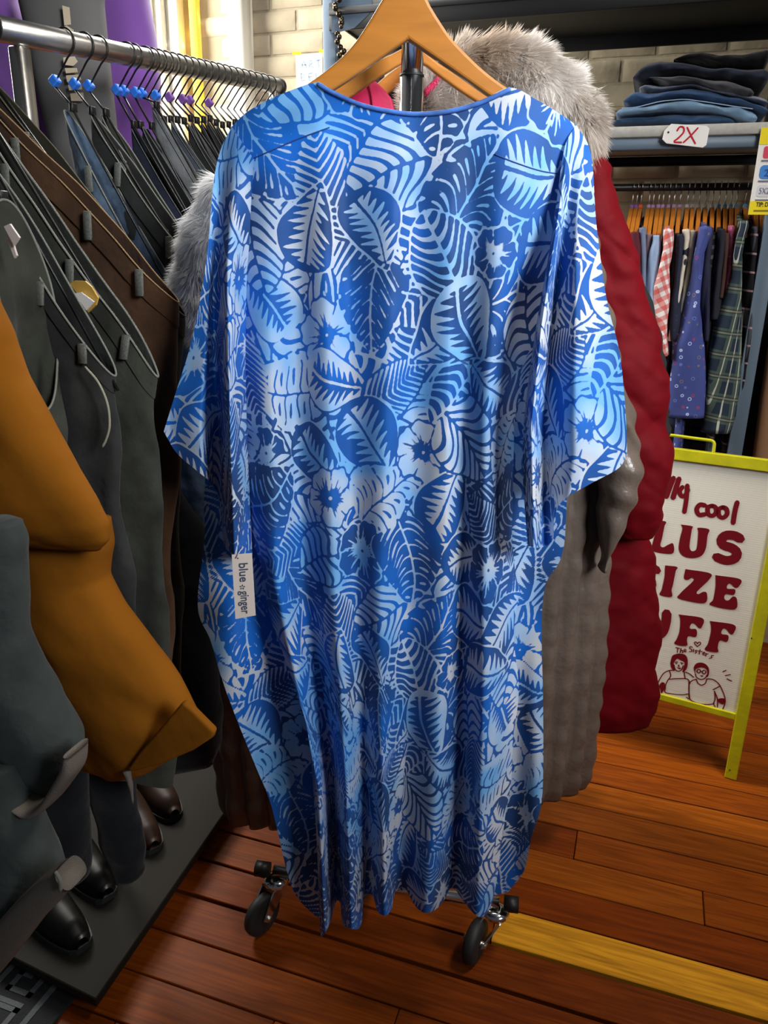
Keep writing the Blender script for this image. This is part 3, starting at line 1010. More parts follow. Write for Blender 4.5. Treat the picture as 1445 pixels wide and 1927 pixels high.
MB().tube([(POLE[0], POLE[1], PJ - 0.0015), (POLE[0], POLE[1], PJ + 0.0015)], 0.0199, 32).build('collar', M['black_plastic'], stand)
ARMZ = 1.80
a0 = np.array([POLE[0], POLE[1], ARMZ])
for tipv in (a0 - FH * 0.34 - RH * 0.02, a0 + FH * 0.48):
    tipv = tipv + np.array([0, 0, 0.0])
    MB().tube([a0, tipv, tipv + np.array([0, 0, 0.025])], 0.008, 12).build('arm', M['chrome'], stand)


def caster(E, out, wc, axis):
    """E tube end, out = direction the tube end points, wc = wheel contact point on the floor, axis = wheel axle"""
    cap = MB().tube([E - out * 0.002, E + out * 0.028], 0.0165, 20).build('end_cap', M['black_plastic'], stand)
    R = 0.047
    C = np.array([wc[0], wc[1], R]); axis = axis / np.linalg.norm(axis)
    fw = np.cross([0, 0, 1.0], axis)
    # wheel by revolving a rounded tread profile
    prof = [(-0.013, 0.0), (-0.014, 0.030), (-0.0125, 0.040), (-0.008, 0.0455), (0, R), (0.008, 0.0455), (0.0125, 0.040), (0.014, 0.030), (0.013, 0.0)]
    n = 40; ang = np.linspace(0, 2 * math.pi, n, endpoint=False)
    V = []
    for h, r_ in prof:
        V.append(C + axis * h + r_ * (np.outer(np.cos(ang), fw) + np.outer(np.sin(ang), [0, 0, 1.0])))
    w = mk('wheel', np.vstack(V), gridF(n, len(prof), True), M['rubber'], stand)
    top = np.array([E[0] - out[0] * 0.016, E[1] - out[1] * 0.016, 0.13 - 0.012])
    MB().tube([top, top - [0, 0, 0.016]], 0.008, 14).build('stem', M['black_plastic'], stand)
    # swivel dome and two fork cheeks
    b = MB()
    zt = 0.106
    sp = np.array([top[0], top[1], zt])
    ringz = [(0.012, 0.008), (0.024, 0.004), (0.027, -0.004), (0.024, -0.009)]
    V = []
    for r_, dz in ringz:
        V.append(sp + [0, 0, dz] + r_ * (np.outer(np.cos(ang), [1, 0, 0]) + np.outer(np.sin(ang), [0, 1, 0])))
    b.add(np.vstack(V), [tuple(q)[::-1] for q in gridF(n, len(ringz), True)] + [tuple(range(n)), tuple(range(3 * n, 4 * n))[::-1]])
    b.build('swivel', M['chrome'], stand)
    for sg in (-1, 1):
        c0 = sp + axis * sg * 0.019 + [0, 0, -0.006]
        c1 = C + axis * sg * 0.019
        dv = c1 - c0
        side = fw * 0.025
        poly = [c0 - side, c0 + side, c0 + side * 0.9 + dv * 0.4, c1 + fw * 0.013, c1 - [0, 0, 0.012], c1 - fw * 0.013, c0 - side * 0.9 + dv * 0.4]
        MB().extr(poly, axis * sg, 0.003).build('fork', M['chrome'], stand, smooth=False)
    MB().tube([C - axis * 0.025, C + axis * 0.025], 0.0065, 12).build('axle', M['steel'], stand)


caster(BB, bd, np.array([-0.197, 1.237]), RH * 0.86 - FH * 0.5)
caster(BA, -bd, np.array([-0.646, 1.150]), RH * 0.8 - FH * 0.6)
caster(RB, bd, RB[:2] + [-0.03, -0.03], RH)
caster(RA, -bd, RA[:2] + [0.0, -0.04], RH)


# ------------------------------------------------------------------ wooden coat hangers on the stand
def bevel(o, w, seg=3):
    m = o.modifiers.new('bevel', 'BEVEL'); m.width = w; m.segments = seg; m.limit_method = 'ANGLE'
    return o


def wood_hanger(up, low, s, label, th=0.016, hook_to=None):
    """outline from upper edge (left to right) and lower edge (left to right) in pixels"""
    U = spline(up, 40); Lw = spline(low[:len(low) // 2 + 1], 16); L2 = spline(low[len(low) // 2:], 16)
    px = np.vstack([U, L2[::-1], Lw[::-1][1:]])
    P = K(px[:, 0], px[:, 1], s)
    t = thing('coat_hanger', label, 'hanger', tuple(P[:, :].mean(0) * [1, 1, 0] + [0, 0, P[:, 2].min()]), 'wooden hangers on the stand')
    o = MB().extr(P, -FH, th).build('shoulder_bar', M['hanger_wood'], t)
    for p in o.data.polygons:
        p.use_smooth = False
    bevel(o, 0.004)
    top = P[np.argmax(P[:, 2])] + FH * th / 2
    zc = hook_to - 0.02
    hk = [top - [0, 0, 0.01], top + [0, 0, max(0.01, zc - top[2] - 0.01)]]
    cz = np.array([top[0], top[1], hook_to + 0.004])
    for a in np.linspace(-90, 150, 14):
        a = math.radians(a)
        hk.append(cz + RH * 0.019 * math.cos(a) + np.array([0, 0, 0.019 * math.sin(a)]))
    MB().tube(np.array(hk), 0.0018, 8).build('hook', M['chrome'], t)
    return t


wood_hanger([(505, 207), (545, 178), (590, 149), (630, 118), (664, 84), (694, 40), (718, 0), (738, -27), (766, -38), (794, -27), (806, 2), (830, 42), (858, 80), (910, 131), (956, 165), (1000, 190), (1032, 213)],
            [(512, 226), (570, 198), (624, 170), (700, 120), (767, 73), (846, 128), (925, 183), (975, 210), (1025, 232)], KS + 0.018,
            'varnished wooden coat hanger carrying the blue leaf kaftan', hook_to=ARMZ + 0.008)
wood_hanger([(560, 205), (621, 170), (691, 122), (735, 102), (758, 90), (778, 84), (800, 97), (831, 122), (880, 150), (960, 200)],
            [(575, 232), (654, 186), (706, 150), (758, 118), (776, 112), (800, 122), (826, 142), (880, 180), (955, 226)], 1.50,
            'plain wooden hanger of the taupe coat just behind the chrome pole', hook_to=ARMZ + 0.008)
wood_hanger([(600, 245), (660, 205), (700, 165), (735, 135), (760, 118), (776, 112), (800, 124), (850, 160), (940, 220)],
            [(610, 262), (680, 215), (718, 186), (756, 156), (776, 146), (800, 158), (850, 190), (880, 215), (935, 245)], 1.67,
            'third wooden hanger behind the pole holding the red coat', hook_to=ARMZ + 0.008)


# ------------------------------------------------------------------ coats behind the kaftan
def loft_px(name, rows, plane, thick, matl, parent, N=110, n=150, disp=None, sq=2.4, cap=True, ddir=None, base=None, label=None):
    """closed garment body: rows (py, xl, xr, depth scale, tilt px); plane(px, py) -> world"""
    r = rows_interp(rows, n)
    py, xl, xr, ts, tl = r.T
    A = plane(xl, py - tl / 2); B = plane(xr, py + tl / 2)
    c = (A + B) / 2; h = (B - A) / 2
    hl = np.linalg.norm(h, axis=1); hu = h / hl[:, None]
    if ddir is None:
        dv = np.stack([-hu[:, 1], hu[:, 0], 0 * hl], 1)
    else:
        dv = np.broadcast_to(np.asarray(ddir, float), hu.shape)
    th = np.linspace(0, 2 * math.pi, N, endpoint=False)
    ct, st = np.cos(th), np.sin(th)
    e = 2.0 / sq
    cs, sn = np.sign(ct) * np.abs(ct) ** e, np.sign(st) * np.abs(st) ** e
    tk = thick * ts
    W = c[:, None] + h[:, None] * cs[None, :, None] - dv[:, None] * (tk[:, None] * sn[None])[..., None]
    if disp is not None:
        arc = (cs[None] * hl[:, None])
        d = disp(arc, W[..., 2], th[None] + 0 * arc)
        nr = hu[:, None] * ct[None, :, None] - dv[:, None] * st[None, :, None]
        W = W + nr * d[..., None]
    F = gridF(N, n, True)
    fl_ = [tuple(q) for q in []]
    Fs = [F]
    if cap:
        Fs.append(np.array([[(n - 1) * N + k for k in range(N)]]))
        Fs.append(np.array([[N - 1 - k for k in range(N)]]))
    return mk(name, W.reshape(-1, 3), Fs, matl, parent, base=base, label=label)


def coat_base(px, py, s):
    p = K(px, py, s); return (p[0], p[1], p[2])


def taupe_disp(a, z, th):
    ch = np.abs(np.sin((a + 0.012 * np.sin(z * 3)) / 0.046 * math.pi))
    row = 0.5 + 0.5 * np.sin(z * 90 + 4 * vn(a * 20 + 9, z * 9, 2))
    return 0.020 * ch ** 0.5 + 0.005 * row * ch + 0.006 * (vn(a * 30 + 40, z * 24 + 5, 6) - 0.5)


TP = lambda px, py: K(px, py, 1.50 + 0.085 * (np.asarray(px) - 420) / 700)
coat = thing('puffer_coat', 'taupe grey quilted puffer coat with white fur trim hanging behind the kaftan', 'coat', coat_base(760, 1500, 1.54), 'coats on the rolling stand')
loft_px('coat_body', [(255, 600, 960, .5, 0), (300, 530, 1030, .8, 0), (420, 470, 1080, 1, 0), (700, 430, 1110, 1, -10), (906, 402, 1127, 1, -20), (1065, 398, 1130, 1, -36), (1223, 402, 1125, 1, -50),
                       (1293, 408, 1119, 1, -56), (1364, 414, 1112, 1, -60), (1435, 420, 1104, 1, -60), (1490, 426, 1096, .95, -60), (1508, 438, 1086, .7, -60)],
        TP, 0.07, M['taupe'], coat, disp=taupe_disp, N=220, n=200)
hemq = spline([(424, 1520), (474, 1530), (512, 1526)], 12)


def sleeve_disp(a, z, th):
    return 0.0035 * np.sin(z * 85 + a * 40 + 7 * vn(a * 18 + 3, z * 10, 4)) + 0.012 * (vn(a * 22 + 10, z * 26 + 8, 9) - 0.5)


loft_px('sleeve', [(330, 1040, 1085, .6, 0), (450, 1060, 1120, 1, 0), (600, 1080, 1150, 1, 0), (720, 1100, 1172, 1, 0), (800, 1115, 1196, 1.1, 0), (860, 1124, 1207, 1.1, 0), (905, 1126, 1204, 1.1, 0), (955, 1128, 1182, 1, 0),
                   (1010, 1128, 1158, .8, 0), (1070, 1128, 1138, .5, 0)], lambda x, y: K(x, y, 1.50), 0.05, M['taupe'], coat, disp=sleeve_disp, N=90, n=130)
loft_px('sleeve', [(330, 470, 510, .6, 0), (500, 410, 480, 1, 0), (700, 355, 440, 1, 0), (850, 331, 415, 1.1, 0), (905, 336, 412, 1.1, 0), (960, 350, 414, 1, 0), (1030, 378, 420, .8, 0), (1060, 392, 422, .5, 0)],
        lambda x, y: K(x, y, 1.47), 0.05, M['taupe'], coat, disp=sleeve_disp, N=90, n=130)


def fur(name, path, rad, nst, length, matl, parent, flow, seed, s_of, flat=1.0, width=0.0009, tone=None):
    """fur-covered roll: strands as thin tapering blades growing out of a soft core"""
    g = np.random.default_rng(seed)
    q = spline(np.asarray(path, float), 60)
    C = np.array([K(x, y, s_of) for x, y in q])
    rr = np.interp(np.linspace(0, 1, 60), np.linspace(0, 1, len(rad)), rad)
    T = np.gradient(C, axis=0); T /= np.linalg.norm(T, axis=1)[:, None]
    A = np.cross(T, FH); A /= np.linalg.norm(A, axis=1)[:, None]
    Bv = np.cross(T, A)
    N = 20; th = np.linspace(0, 2 * math.pi, N, endpoint=False)
    core = C[:, None] + rr[:, None, None] * 0.8 * (A[:, None] * np.cos(th)[None, :, None] + Bv[:, None] * np.sin(th)[None, :, None] * flat)
    f = np.vstack([gridF(N, 60, True)])
    V = [core.reshape(-1, 3)]; tn = [np.full(60 * N, 0.35)]
    i = g.random(nst) * 58.99; i0 = i.astype(int); fr = (i - i0)[:, None]
    lp = lambda X: X[i0] * (1 - fr) + X[i0 + 1] * fr
    c, a, b_, t_ = lp(C), lp(A), lp(Bv), lp(T)
    r = lp(rr[:, None])
    ph = g.random(nst) * 2 * math.pi
    nrm = a * np.cos(ph)[:, None] + b_ * np.sin(ph)[:, None]
    p0 = c + nrm * r * np.array([0.72]) * (np.abs(np.cos(ph)) + flat * np.abs(np.sin(ph)))[:, None] ** 0
    clump = np.stack([vn(p0[:, 0] * 60, p0[:, 2] * 60, k) - 0.5 for k in (1, 2, 3)], 1)
    d = nrm * 0.75 + t_ * flow + np.array([0, 0, -0.28]) + clump * 1.1 + g.normal(0, 0.16, (nst, 3))
    d /= np.linalg.norm(d, axis=1)[:, None]
    ln = length * (0.55 + 0.75 * g.random(nst))[:, None]
    p1 = p0 + d * ln * 0.5
    p2 = p1 + (d + np.array([0, 0, -0.25]) + clump * 0.3) * ln * 0.5
    sd = np.cross(d, (CO - p0) + g.normal(0, 0.3, (nst, 3))); sd /= np.linalg.norm(sd, axis=1)[:, None] + 1e-9
    w = width
    S = np.stack([p0 - sd * w, p0 + sd * w, p1 - sd * w * 0.8, p1 + sd * w * 0.8, p2], 1)
    off = 60 * N
    k = np.arange(nst)[:, None] * 5 + off
    quads = np.hstack([k, k + 1, k + 3, k + 2]); tris = np.hstack([k + 2, k + 3, k + 4])
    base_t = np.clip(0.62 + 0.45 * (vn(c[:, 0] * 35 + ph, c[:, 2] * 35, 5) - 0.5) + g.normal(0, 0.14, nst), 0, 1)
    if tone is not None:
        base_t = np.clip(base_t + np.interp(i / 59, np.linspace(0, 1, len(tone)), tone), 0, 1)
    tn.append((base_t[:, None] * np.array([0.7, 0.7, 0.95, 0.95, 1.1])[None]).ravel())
    V.append(S.reshape(-1, 3))
    o = mk(name, np.vstack(V), [f, quads, tris], matl, parent, attrs={'tone': np.clip(np.concatenate(tn), 0, 1)})
    o['kind'] = 'stuff'
    return o


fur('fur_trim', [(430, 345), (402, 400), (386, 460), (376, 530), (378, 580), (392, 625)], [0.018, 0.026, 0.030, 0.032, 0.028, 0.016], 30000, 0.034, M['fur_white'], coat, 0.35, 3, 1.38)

red = thing('red_parka', 'deep red quilted parka with grey fur hood trim behind the taupe coat', 'coat', coat_base(900, 1366, 1.7), 'coats on the rolling stand')


def red_disp(a, z, th):
    qz = np.abs(np.sin((z + 0.5 * a + 0.03 * np.sin(a * 20)) / 0.16 * math.pi))
    q2 = np.abs(np.sin((z - 0.6 * a) / 0.21 * math.pi))
    return 0.006 * qz ** 0.5 + 0.004 * q2 ** 0.5 + 0.016 * (vn(a * 13 + 20 + z * 3, z * 15 + 3, 31) - 0.5) + 0.007 * (vn(a * 40 + 20 + z * 9, z * 42, 33) - 0.5)


loft_px('coat_body', [(250, 640, 960, .5, 0), (300, 580, 1040, .8, 0), (450, 540, 1110, 1, 0), (700, 540, 1150, 1, 0), (950, 600, 1190, 1, 0), (1060, 640, 1226, 1, 0), (1150, 660, 1236, 1, 0), (1241, 680, 1237, 1, 0),
                       (1304, 700, 1234, 1, 0), (1336, 720, 1231, .95, 0), (1362, 740, 1214, .7, 0)], lambda x, y: K(x, y, 1.71), 0.06, M['red'], red, disp=red_disp, N=160, n=170)
loft_px('sleeve', [(292, 1050, 1116, .5, 0), (322, 1052, 1141, .9, 0), (420, 1066, 1169, 1, 0), (504, 1080, 1197, 1, 0), (629, 1096, 1231, 1, 0), (728, 1104, 1247, 1.05, 0), (850, 1112, 1251, 1.05, 0), (930, 1130, 1240, 1, 0),
                   (985, 1150, 1226, .8, 0), (1004, 1165, 1214, .5, 0)], lambda x, y: K(x, y, 1.65), 0.06, M['red'], red, disp=red_disp, N=110, n=150)
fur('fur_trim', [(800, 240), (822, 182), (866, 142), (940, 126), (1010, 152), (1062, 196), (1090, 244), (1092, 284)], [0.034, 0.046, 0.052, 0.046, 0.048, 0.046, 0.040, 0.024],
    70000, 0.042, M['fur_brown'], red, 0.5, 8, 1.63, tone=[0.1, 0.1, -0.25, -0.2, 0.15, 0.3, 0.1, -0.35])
# magenta collar flap with its zip
cp = np.array([(636, 176), (648, 158), (668, 148), (704, 150), (722, 166), (738, 186), (744, 212), (650, 214)], float)
c3 = K(cp[:, 0], cp[:, 1], 1.59)
o = MB().extr(c3, -FH, 0.014).build('collar', M['magenta'], red); bevel(o, 0.005)
cp = np.array([(797, 168), (816, 150), (832, 128), (838, 134), (822, 160), (800, 184)], float)
o = MB().extr(K(cp[:, 0], cp[:, 1], 1.57), -FH, 0.012).build('collar', M['magenta'], red); bevel(o, 0.004)
zp = spline([(694, 160), (699, 180), (702, 206)], 16)
b = MB()
for x, y in zp:
    b.ball(K(x, y, 1.587), 0.0022, 8)
z_ = b.build('zip', mat('magenta_zip', lin(150, 6, 60), 0.4), red); z_['kind'] = 'stuff'

blk = thing('black_coat', 'black coat mostly hidden behind the red parka', 'coat', coat_base(900, 1300, 1.83), 'coats on the rolling stand')
loft_px('coat_body', [(165, 690, 850, .6, 0), (210, 640, 900, .8, 0), (400, 600, 1120, 1, 0), (540, 620, 1222, 1, 0), (640, 640, 1248, 1, 0), (720, 660, 1257, 1, 0), (800, 670, 1259, 1, 0), (850, 680, 1246, 1, 0), (1000, 720, 1190, 1, 0), (1290, 760, 1150, .8, 0)],
        lambda x, y: K(x, y, 1.84), 0.045, M['black_cloth'], blk, disp=sleeve_disp, N=90, n=110)
MB().extr(K(np.array([690., 850., 850., 690.]), np.array([150., 150., 215., 215.]), 1.79), -FH, 0.02).build('collar', M['black_cloth'], blk)

# ------------------------------------------------------------------ shelf rack against the wall
SY = 2.50
sx0, sx1 = float(onY(620, 60, SY)[0]), 0.285
rack = thing('shelf_rack', 'slate blue steel shelf rack with grey board shelves against the brick wall', 'shelf', (-0.37, 2.72, 0))
zb = float(onY(1290, 235, SY)[2])
for x in (sx0, sx1):
    for y, mm in ((SY, M['slate']), (2.93, M['slate_shaded'])):
        # angle-iron upright
        b = MB().box((x, y, 1.2), (0.042, 0.006, 2.4), bev=0.0015)
        b.box((x + (0.018 if x < 0 else -0.018), y + 0.018, 1.2), (0.006, 0.036, 2.4), bev=0.0015)
        b.build('upright', mm, rack)
    b = MB()
    for z in (0.25, 0.9, 1.5, 2.1):
        b.box((x, 2.715, z), (0.005, 0.42, 0.04))
    sb = b.build('side_brace', M['slate_shaded'], rack, smooth=False); sb['kind'] = 'stuff'
for y, mm in ((SY, M['slate']), (2.93, M['slate_shaded'])):
    MB().box(((sx0 + sx1) / 2, y, zb - 0.046), (sx1 - sx0, 0.012, 0.030), bev=0.003).build('beam', mm, rack)
    MB().box(((sx0 + sx1) / 2, y + (0.012 if y == SY else -0.012), zb - 0.060), (sx1 - sx0, 0.02, 0.004), bev=0.001).build('beam_lip', mm, rack)
MB().box((sx1 - 0.034, SY - 0.007, zb - 0.033), (0.062, 0.006, 0.062), bev=0.002).build('beam_plate', M['slate'], rack)
MB().tube([(sx1 - 0.075, SY - 0.0075, zb - 0.031), (sx1 - 0.062, SY - 0.0075, zb - 0.031)], 0.003, 8).build('slot', M['black_plastic'], rack)
MB().box(((sx0 + sx1) / 2, 2.715, zb - 0.015), (sx1 - sx0 - 0.004, 0.455, 0.028), bev=0.002).build('shelf_board', M['shelf_board'], rack)
zu = 2.085
MB().box(((sx0 + sx1) / 2, 2.715, zu + 0.012), (sx1 - sx0 - 0.004, 0.455, 0.02), bev=0.002).build('shelf_board', M['slate_shaded'], rack)
for y in (SY, 2.93):
    MB().box(((sx0 + sx1) / 2 , y, zu + 0.0), (sx1 - sx0, 0.014, 0.075), bev=0.003).build('beam', M['slate_shaded'], rack)
g = np.array([(sx0 + 0.01, zu + 0.06), (sx0 + 0.14, zu + 0.06), (sx0 + 0.14, zu + 0.005), (sx0 + 0.085, zu - 0.035), (sx0 + 0.01, zu - 0.045)])
MB().extr(np.stack([g[:, 0], np.full(5, SY - 0.008), g[:, 1]], 1), (0, -1, 0), 0.005).build('gusset', M['slate'], rack, smooth=False)
RODY, RODZ = 2.70, float(onY(1290, 352, 2.70)[2])
MB().tube([(sx0 + 0.02, RODY, RODZ), (sx1 - 0.02, RODY, RODZ)], 0.011, 14).build('hanging_rod', M['black_wire'], rack)

# bead garland hanging from the left upright
gl = MB(); rg = random.Random(3)
for k in range(34):
    z = 2.2 - k * 0.0125
    gl.ball((sx0 + 0.034 + rg.uniform(-0.012, 0.02), SY - 0.02 + rg.uniform(-0.01, 0.01), z), rg.uniform(0.006, 0.010), 8)
o = gl.build('bead_garland', mat('dark_brass_beads', lin(70, 58, 40), 0.25, 0.7))
tag(o, 'dark brass bead garland hanging down the left upright of the shelf rack', 'garland', kind='stuff')
note = thing('paper_note', 'white paper note with faint blue handwriting taped to the brick wall', 'note', tuple(onY(580, 160, WALL_Y - 0.02)))
NP = onY(np.array([556., 606., 608., 558.]), np.array([103., 99., 165., 168.]), WALL_Y - 0.016)
MB().extr(NP, (0, -1, 0), 0.0008).build('sheet', M['card'], note, smooth=False)
for a_, c_ in (((550, 100), (566, 100)), ((600, 95), (611, 97))):
    q = onY(np.array([a_[0], c_[0], c_[0], a_[0]], float), np.array([a_[1] - 3, c_[1] - 3, c_[1] + 3, a_[1] + 3], float), WALL_Y - 0.018)
    MB().extr(q, (0, -1, 0), 0.0005).build('tape', M['poster_yellow'], note, smooth=False)
ink = mat('pale_blue_ink', lin(150, 178, 200), 0.6)
NS = [[(567, 127), (571, 113), (576, 127)], [(568, 122), (575, 122)], [(581, 127), (581, 113), (588, 114), (587, 120), (581, 121), (589, 127)], [(594, 114), (602, 112)], [(598, 113), (599, 126)],
      [(566, 138), (566, 152), (574, 151), (573, 145), (567, 145), (572, 141), (566, 138)], [(587, 137), (580, 138), (581, 151), (588, 151)], [(581, 144), (586, 144)], [(594, 137), (594, 150), (601, 150)]]
b = MB()
for st in NS:
    q = spline(st, 8, False)
    b.ribbon(onY(q[:, 0], q[:, 1], WALL_Y - 0.0175), (0, -1, 0), 0.003)
o = b.build('handwriting', ink, note, smooth=False); o['kind'] = 'stuff'

# size tag 2X clipped on the shelf edge
TY = SY - 0.022
tg = thing('size_tag', 'white shelf tag with red handwritten 2X on the shelf edge', 'tag', tuple(onY(1290, 277, TY)))
q = np.array([(1246, 262), (1250, 246), (1263, 233), (1330, 237), (1335, 242), (1329, 273), (1322, 278), (1254, 270)], float)
o = MB().extr(onY(q[:, 0], q[:, 1], TY), (0, -1, 0), 0.002).build('card', M['card'], tg, smooth=False); bevel(o, 0.0006, 1)
b = MB().ribbon(onY(*spline([(1274, 246), (1279, 239), (1286, 240), (1286, 249), (1276, 260), (1268, 267), (1282, 268)], 26).T, TY - 0.0006), (0, -1, 0), 0.0048)
b.build('figure_2', M['red_ink'], tg, smooth=False)
b = MB().ribbon(onY(*spline([(1293, 240), (1300, 255), (1308, 270)], 8).T, TY - 0.0006), (0, -1, 0), 0.0045)
b.ribbon(onY(*spline([(1313, 241), (1300, 255), (1286, 268)], 8).T, TY - 0.0009), (0, -1, 0), 0.0045)
b.build('letter_x', M['red_ink'], tg, smooth=False)
MB().ball(onY(1257.5, 249, TY - 0.0004), 0.0028, 8, (1, 0.15, 1)).build('hole', M['black_plastic'], tg)

# size-guide poster hanging on the right upright
PY = SY - 0.02
po = thing('size_poster', 'yellow and white size guide poster hanging on the right upright of the shelf rack', 'poster', tuple(onY(1420, 403, PY)))
pxl = float(onY(1433, 240, PY)[0]); pz1 = float(onY(1433, 240, PY)[2]); pz0 = float(onY(1409, 404, PY)[2]); pwid = 0.20
pH = pz1 - pz0


def prect(x0, x1, z0, z1, dy=0.0, th=0.0006, r=0.0):
    if r:
        pts = []
        for cx, cz, a0_ in ((x1 - r, z1 - r, 0), (x0 + r, z1 - r, 90), (x0 + r, z0 + r, 180), (x1 - r, z0 + r, 270)):
            for k in range(5):
                a = math.radians(a0_ + 22.5 * k); pts.append((cx + r * math.cos(a), PY - dy, cz + r * math.sin(a)))
    else:
        pts = [(x0, PY - dy, z0), (x1, PY - dy, z0), (x1, PY - dy, z1), (x0, PY - dy, z1)]
    return MB().extr(pts, (0, -1, 0), th)


prect(pxl, pxl + pwid, pz0, pz1, 0, 0.003).build('card', M['card'], po, smooth=False)
prect(pxl, pxl + pwid, pz1 - pH * 0.19, pz1, 0.0008).build('header', M['poster_yellow'], po, smooth=False)
prect(pxl, pxl + pwid, pz0, pz0 + pH * 0.16, 0.0008).build('footer', M['poster_yellow'], po, smooth=False)
prect(pxl + 0.014, pxl + 0.075, pz1 - pH * 0.35, pz1 - pH * 0.21, 0.0008, r=0.006).build('red_size_icon', M['poster_red'], po, smooth=False)
prect(pxl + 0.012, pxl + 0.075, pz1 - pH * 0.585, pz1 - pH * 0.425, 0.0008, r=0.010).build('blue_size_icon', M['poster_blue'], po, smooth=False)
prect(pxl + 0.012, pxl + 0.075, pz1 - pH * 0.79, pz1 - pH * 0.65, 0.0008, r=0.008).build('grey_size_icon', mat('poster_pale_grey', lin(222, 222, 230), 0.5), po, smooth=False)
ex, ez, en = np.array([1., 0, 0]), np.array([0, 0, 1.]), np.array([0, -1., 0])
text_mesh('lettering', 'S', (pxl + 0.020, PY - 0.0009, pz1 - pH * 0.105), ex, ez, en, 0.034, M['black_plastic'], po, bold=0.0012)
text_mesh('lettering', '1X', (pxl + 0.028, PY - 0.0016, pz1 - pH * 0.31), ex, ez, en, 0.022, M['sign_red'], po, bold=0.0005)
text_mesh('lettering', '2X', (pxl + 0.024, PY - 0.0016, pz1 - pH * 0.55), ex, ez, en, 0.024, mat('poster_deep_blue', lin(30, 84, 160), 0.5), po, bold=0.0005)
text_mesh('lettering', '5X2', (pxl + 0.018, PY - 0.0016, pz1 - pH * 0.755), ex, ez, en, 0.022, M['poster_grey'], po, squeeze=0.7)
text_mesh('lettering', "TIP: DON'T", (pxl + 0.016, PY - 0.0009, pz0 + pH * 0.095), ex, ez, en, 0.016, M['black_plastic'], po, bold=0.0003, squeeze=0.75)
for k, zc in enumerate((pz1 - pH * 0.375, pz1 - pH * 0.61, pz1 - pH * 0.83, pz0 + pH * 0.045)):
    prect(pxl + 0.012, pxl + 0.085, zc - 0.0022, zc + 0.0022, 0.0011).build('small_print', M['poster_grey'] if k < 3 else mat('brown_small_print', lin(130, 112, 10), 0.6), po, smooth=False)

# ------------------------------------------------------------------ folded jeans on the shelf
def folded(label, lower, upper, col, depth, y0, fade=0.25, edge=None):
    """folded garment: lower and upper outline in pixels at its front, rounded fold, real depth"""
    n = 70; Y = SY + y0
    xs_ = np.linspace(max(lower[0][0], upper[0][0]), min(lower[-1][0], upper[-1][0]), n)
    lo = np.array(lower, float); hi = np.array(upper, float)
    zl = onY(xs_, np.interp(xs_, lo[:, 0], lo[:, 1]), Y); zh = onY(xs_, np.interp(xs_, hi[:, 0], hi[:, 1]), Y)
    ker = np.ones(7) / 7
    sm = lambda v: np.convolve(np.r_[np.full(3, v[0]), v, np.full(3, v[-1])], ker, 'valid')
    bz, tz = sm(zl[:, 2]), sm(zh[:, 2])
    X = zl[:, 0]
    N = 36; th = np.linspace(0, 2 * math.pi, N, endpoint=False)
    cs, sn = np.cos(th), np.sin(th)
    cs = np.sign(cs) * np.abs(cs) ** 0.45; sn = np.sign(sn) * np.abs(sn) ** 0.8
    ends = np.clip(np.minimum(np.arange(n), np.arange(n)[::-1]) / 3.0, 0, 1) ** 0.5
    cz, hz = (bz + tz) / 2, np.maximum((tz - bz) / 2, 0.003) * (0.35 + 0.65 * ends)
    W = np.empty((n, N, 3))
    W[..., 0] = X[:, None]
    W[..., 1] = (Y + depth / 2) - depth / 2 * cs[None] * (0.9 + 0.1 * ends[:, None]) + 0.014 * (vn(X[:, None] * 30, 2 * sn[None] + bz[0] * 90, 7) - 0.5)
    W[..., 2] = cz[:, None] + hz[:, None] * sn[None] + 0.009 * (vn(X[:, None] * 26, cs[None] * 2 + bz[0] * 70, 3) - 0.5) * (sn[None] > -0.3)
    Fs = [gridF(N, n, True)[:, ::-1], np.array([[k for k in range(N)]]), np.array([[(n - 1) * N + N - 1 - k for k in range(N)]])]
    t = thing('folded_jeans', label, 'jeans', (float(X.mean()), Y + depth / 2, float(bz.min())), 'folded jeans stacked on the shelf')
    mk('folded_cloth', W.reshape(-1, 3), Fs, denim('folded_denim', col, fade), t)
    i = int(n * 0.86)
    if edge:
        b = MB(); 
        b.tube(np.stack([X[3:-3], np.full(n - 6, Y - 0.003), tz[3:-3] - 0.004], 1), 0.0014, 6)
        b.build('seam', edge, t)
    return t


M['pale_seam'] = mat('pale_blue_seam', lin(140, 170, 205), 0.9)
folded('dark indigo folded jeans at the bottom of the shelf stack', [(1148, 234), (1300, 235), (1382, 235)], [(1148, 226), (1180, 220), (1260, 213), (1330, 212), (1352, 211), (1382, 222)], lin(46, 70, 100), 0.34, 0.02, edge=None)
folded('light blue faded folded jeans second from the bottom of the stack', [(1157, 220), (1200, 216), (1260, 211), (1330, 212), (1360, 216), (1424, 235)], [(1157, 202), (1195, 200), (1240, 188), (1285, 184), (1330, 190), (1380, 198), (1424, 204)], lin(116, 146, 174), 0.34, 0.01, 0.35, M['pale_seam'])
folded('medium blue folded jeans below the dark grey pair', [(1172, 197), (1210, 196), (1245, 186), (1285, 183), (1340, 190), (1400, 198), (1446, 215)], [(1172, 178), (1200, 168), (1240, 170), (1300, 158), (1345, 172), (1400, 188), (1446, 196)], lin(58, 84, 120), 0.33, 0.015, 0.3)
folded('pale grey blue folded jeans with a turned-over light edge', [(1202, 170), (1240, 171), (1300, 160), (1360, 176), (1446, 198)], [(1202, 157), (1215, 156), (1250, 162), (1310, 156), (1360, 168), (1446, 182)], lin(132, 140, 156), 0.30, 0.02, 0.3)
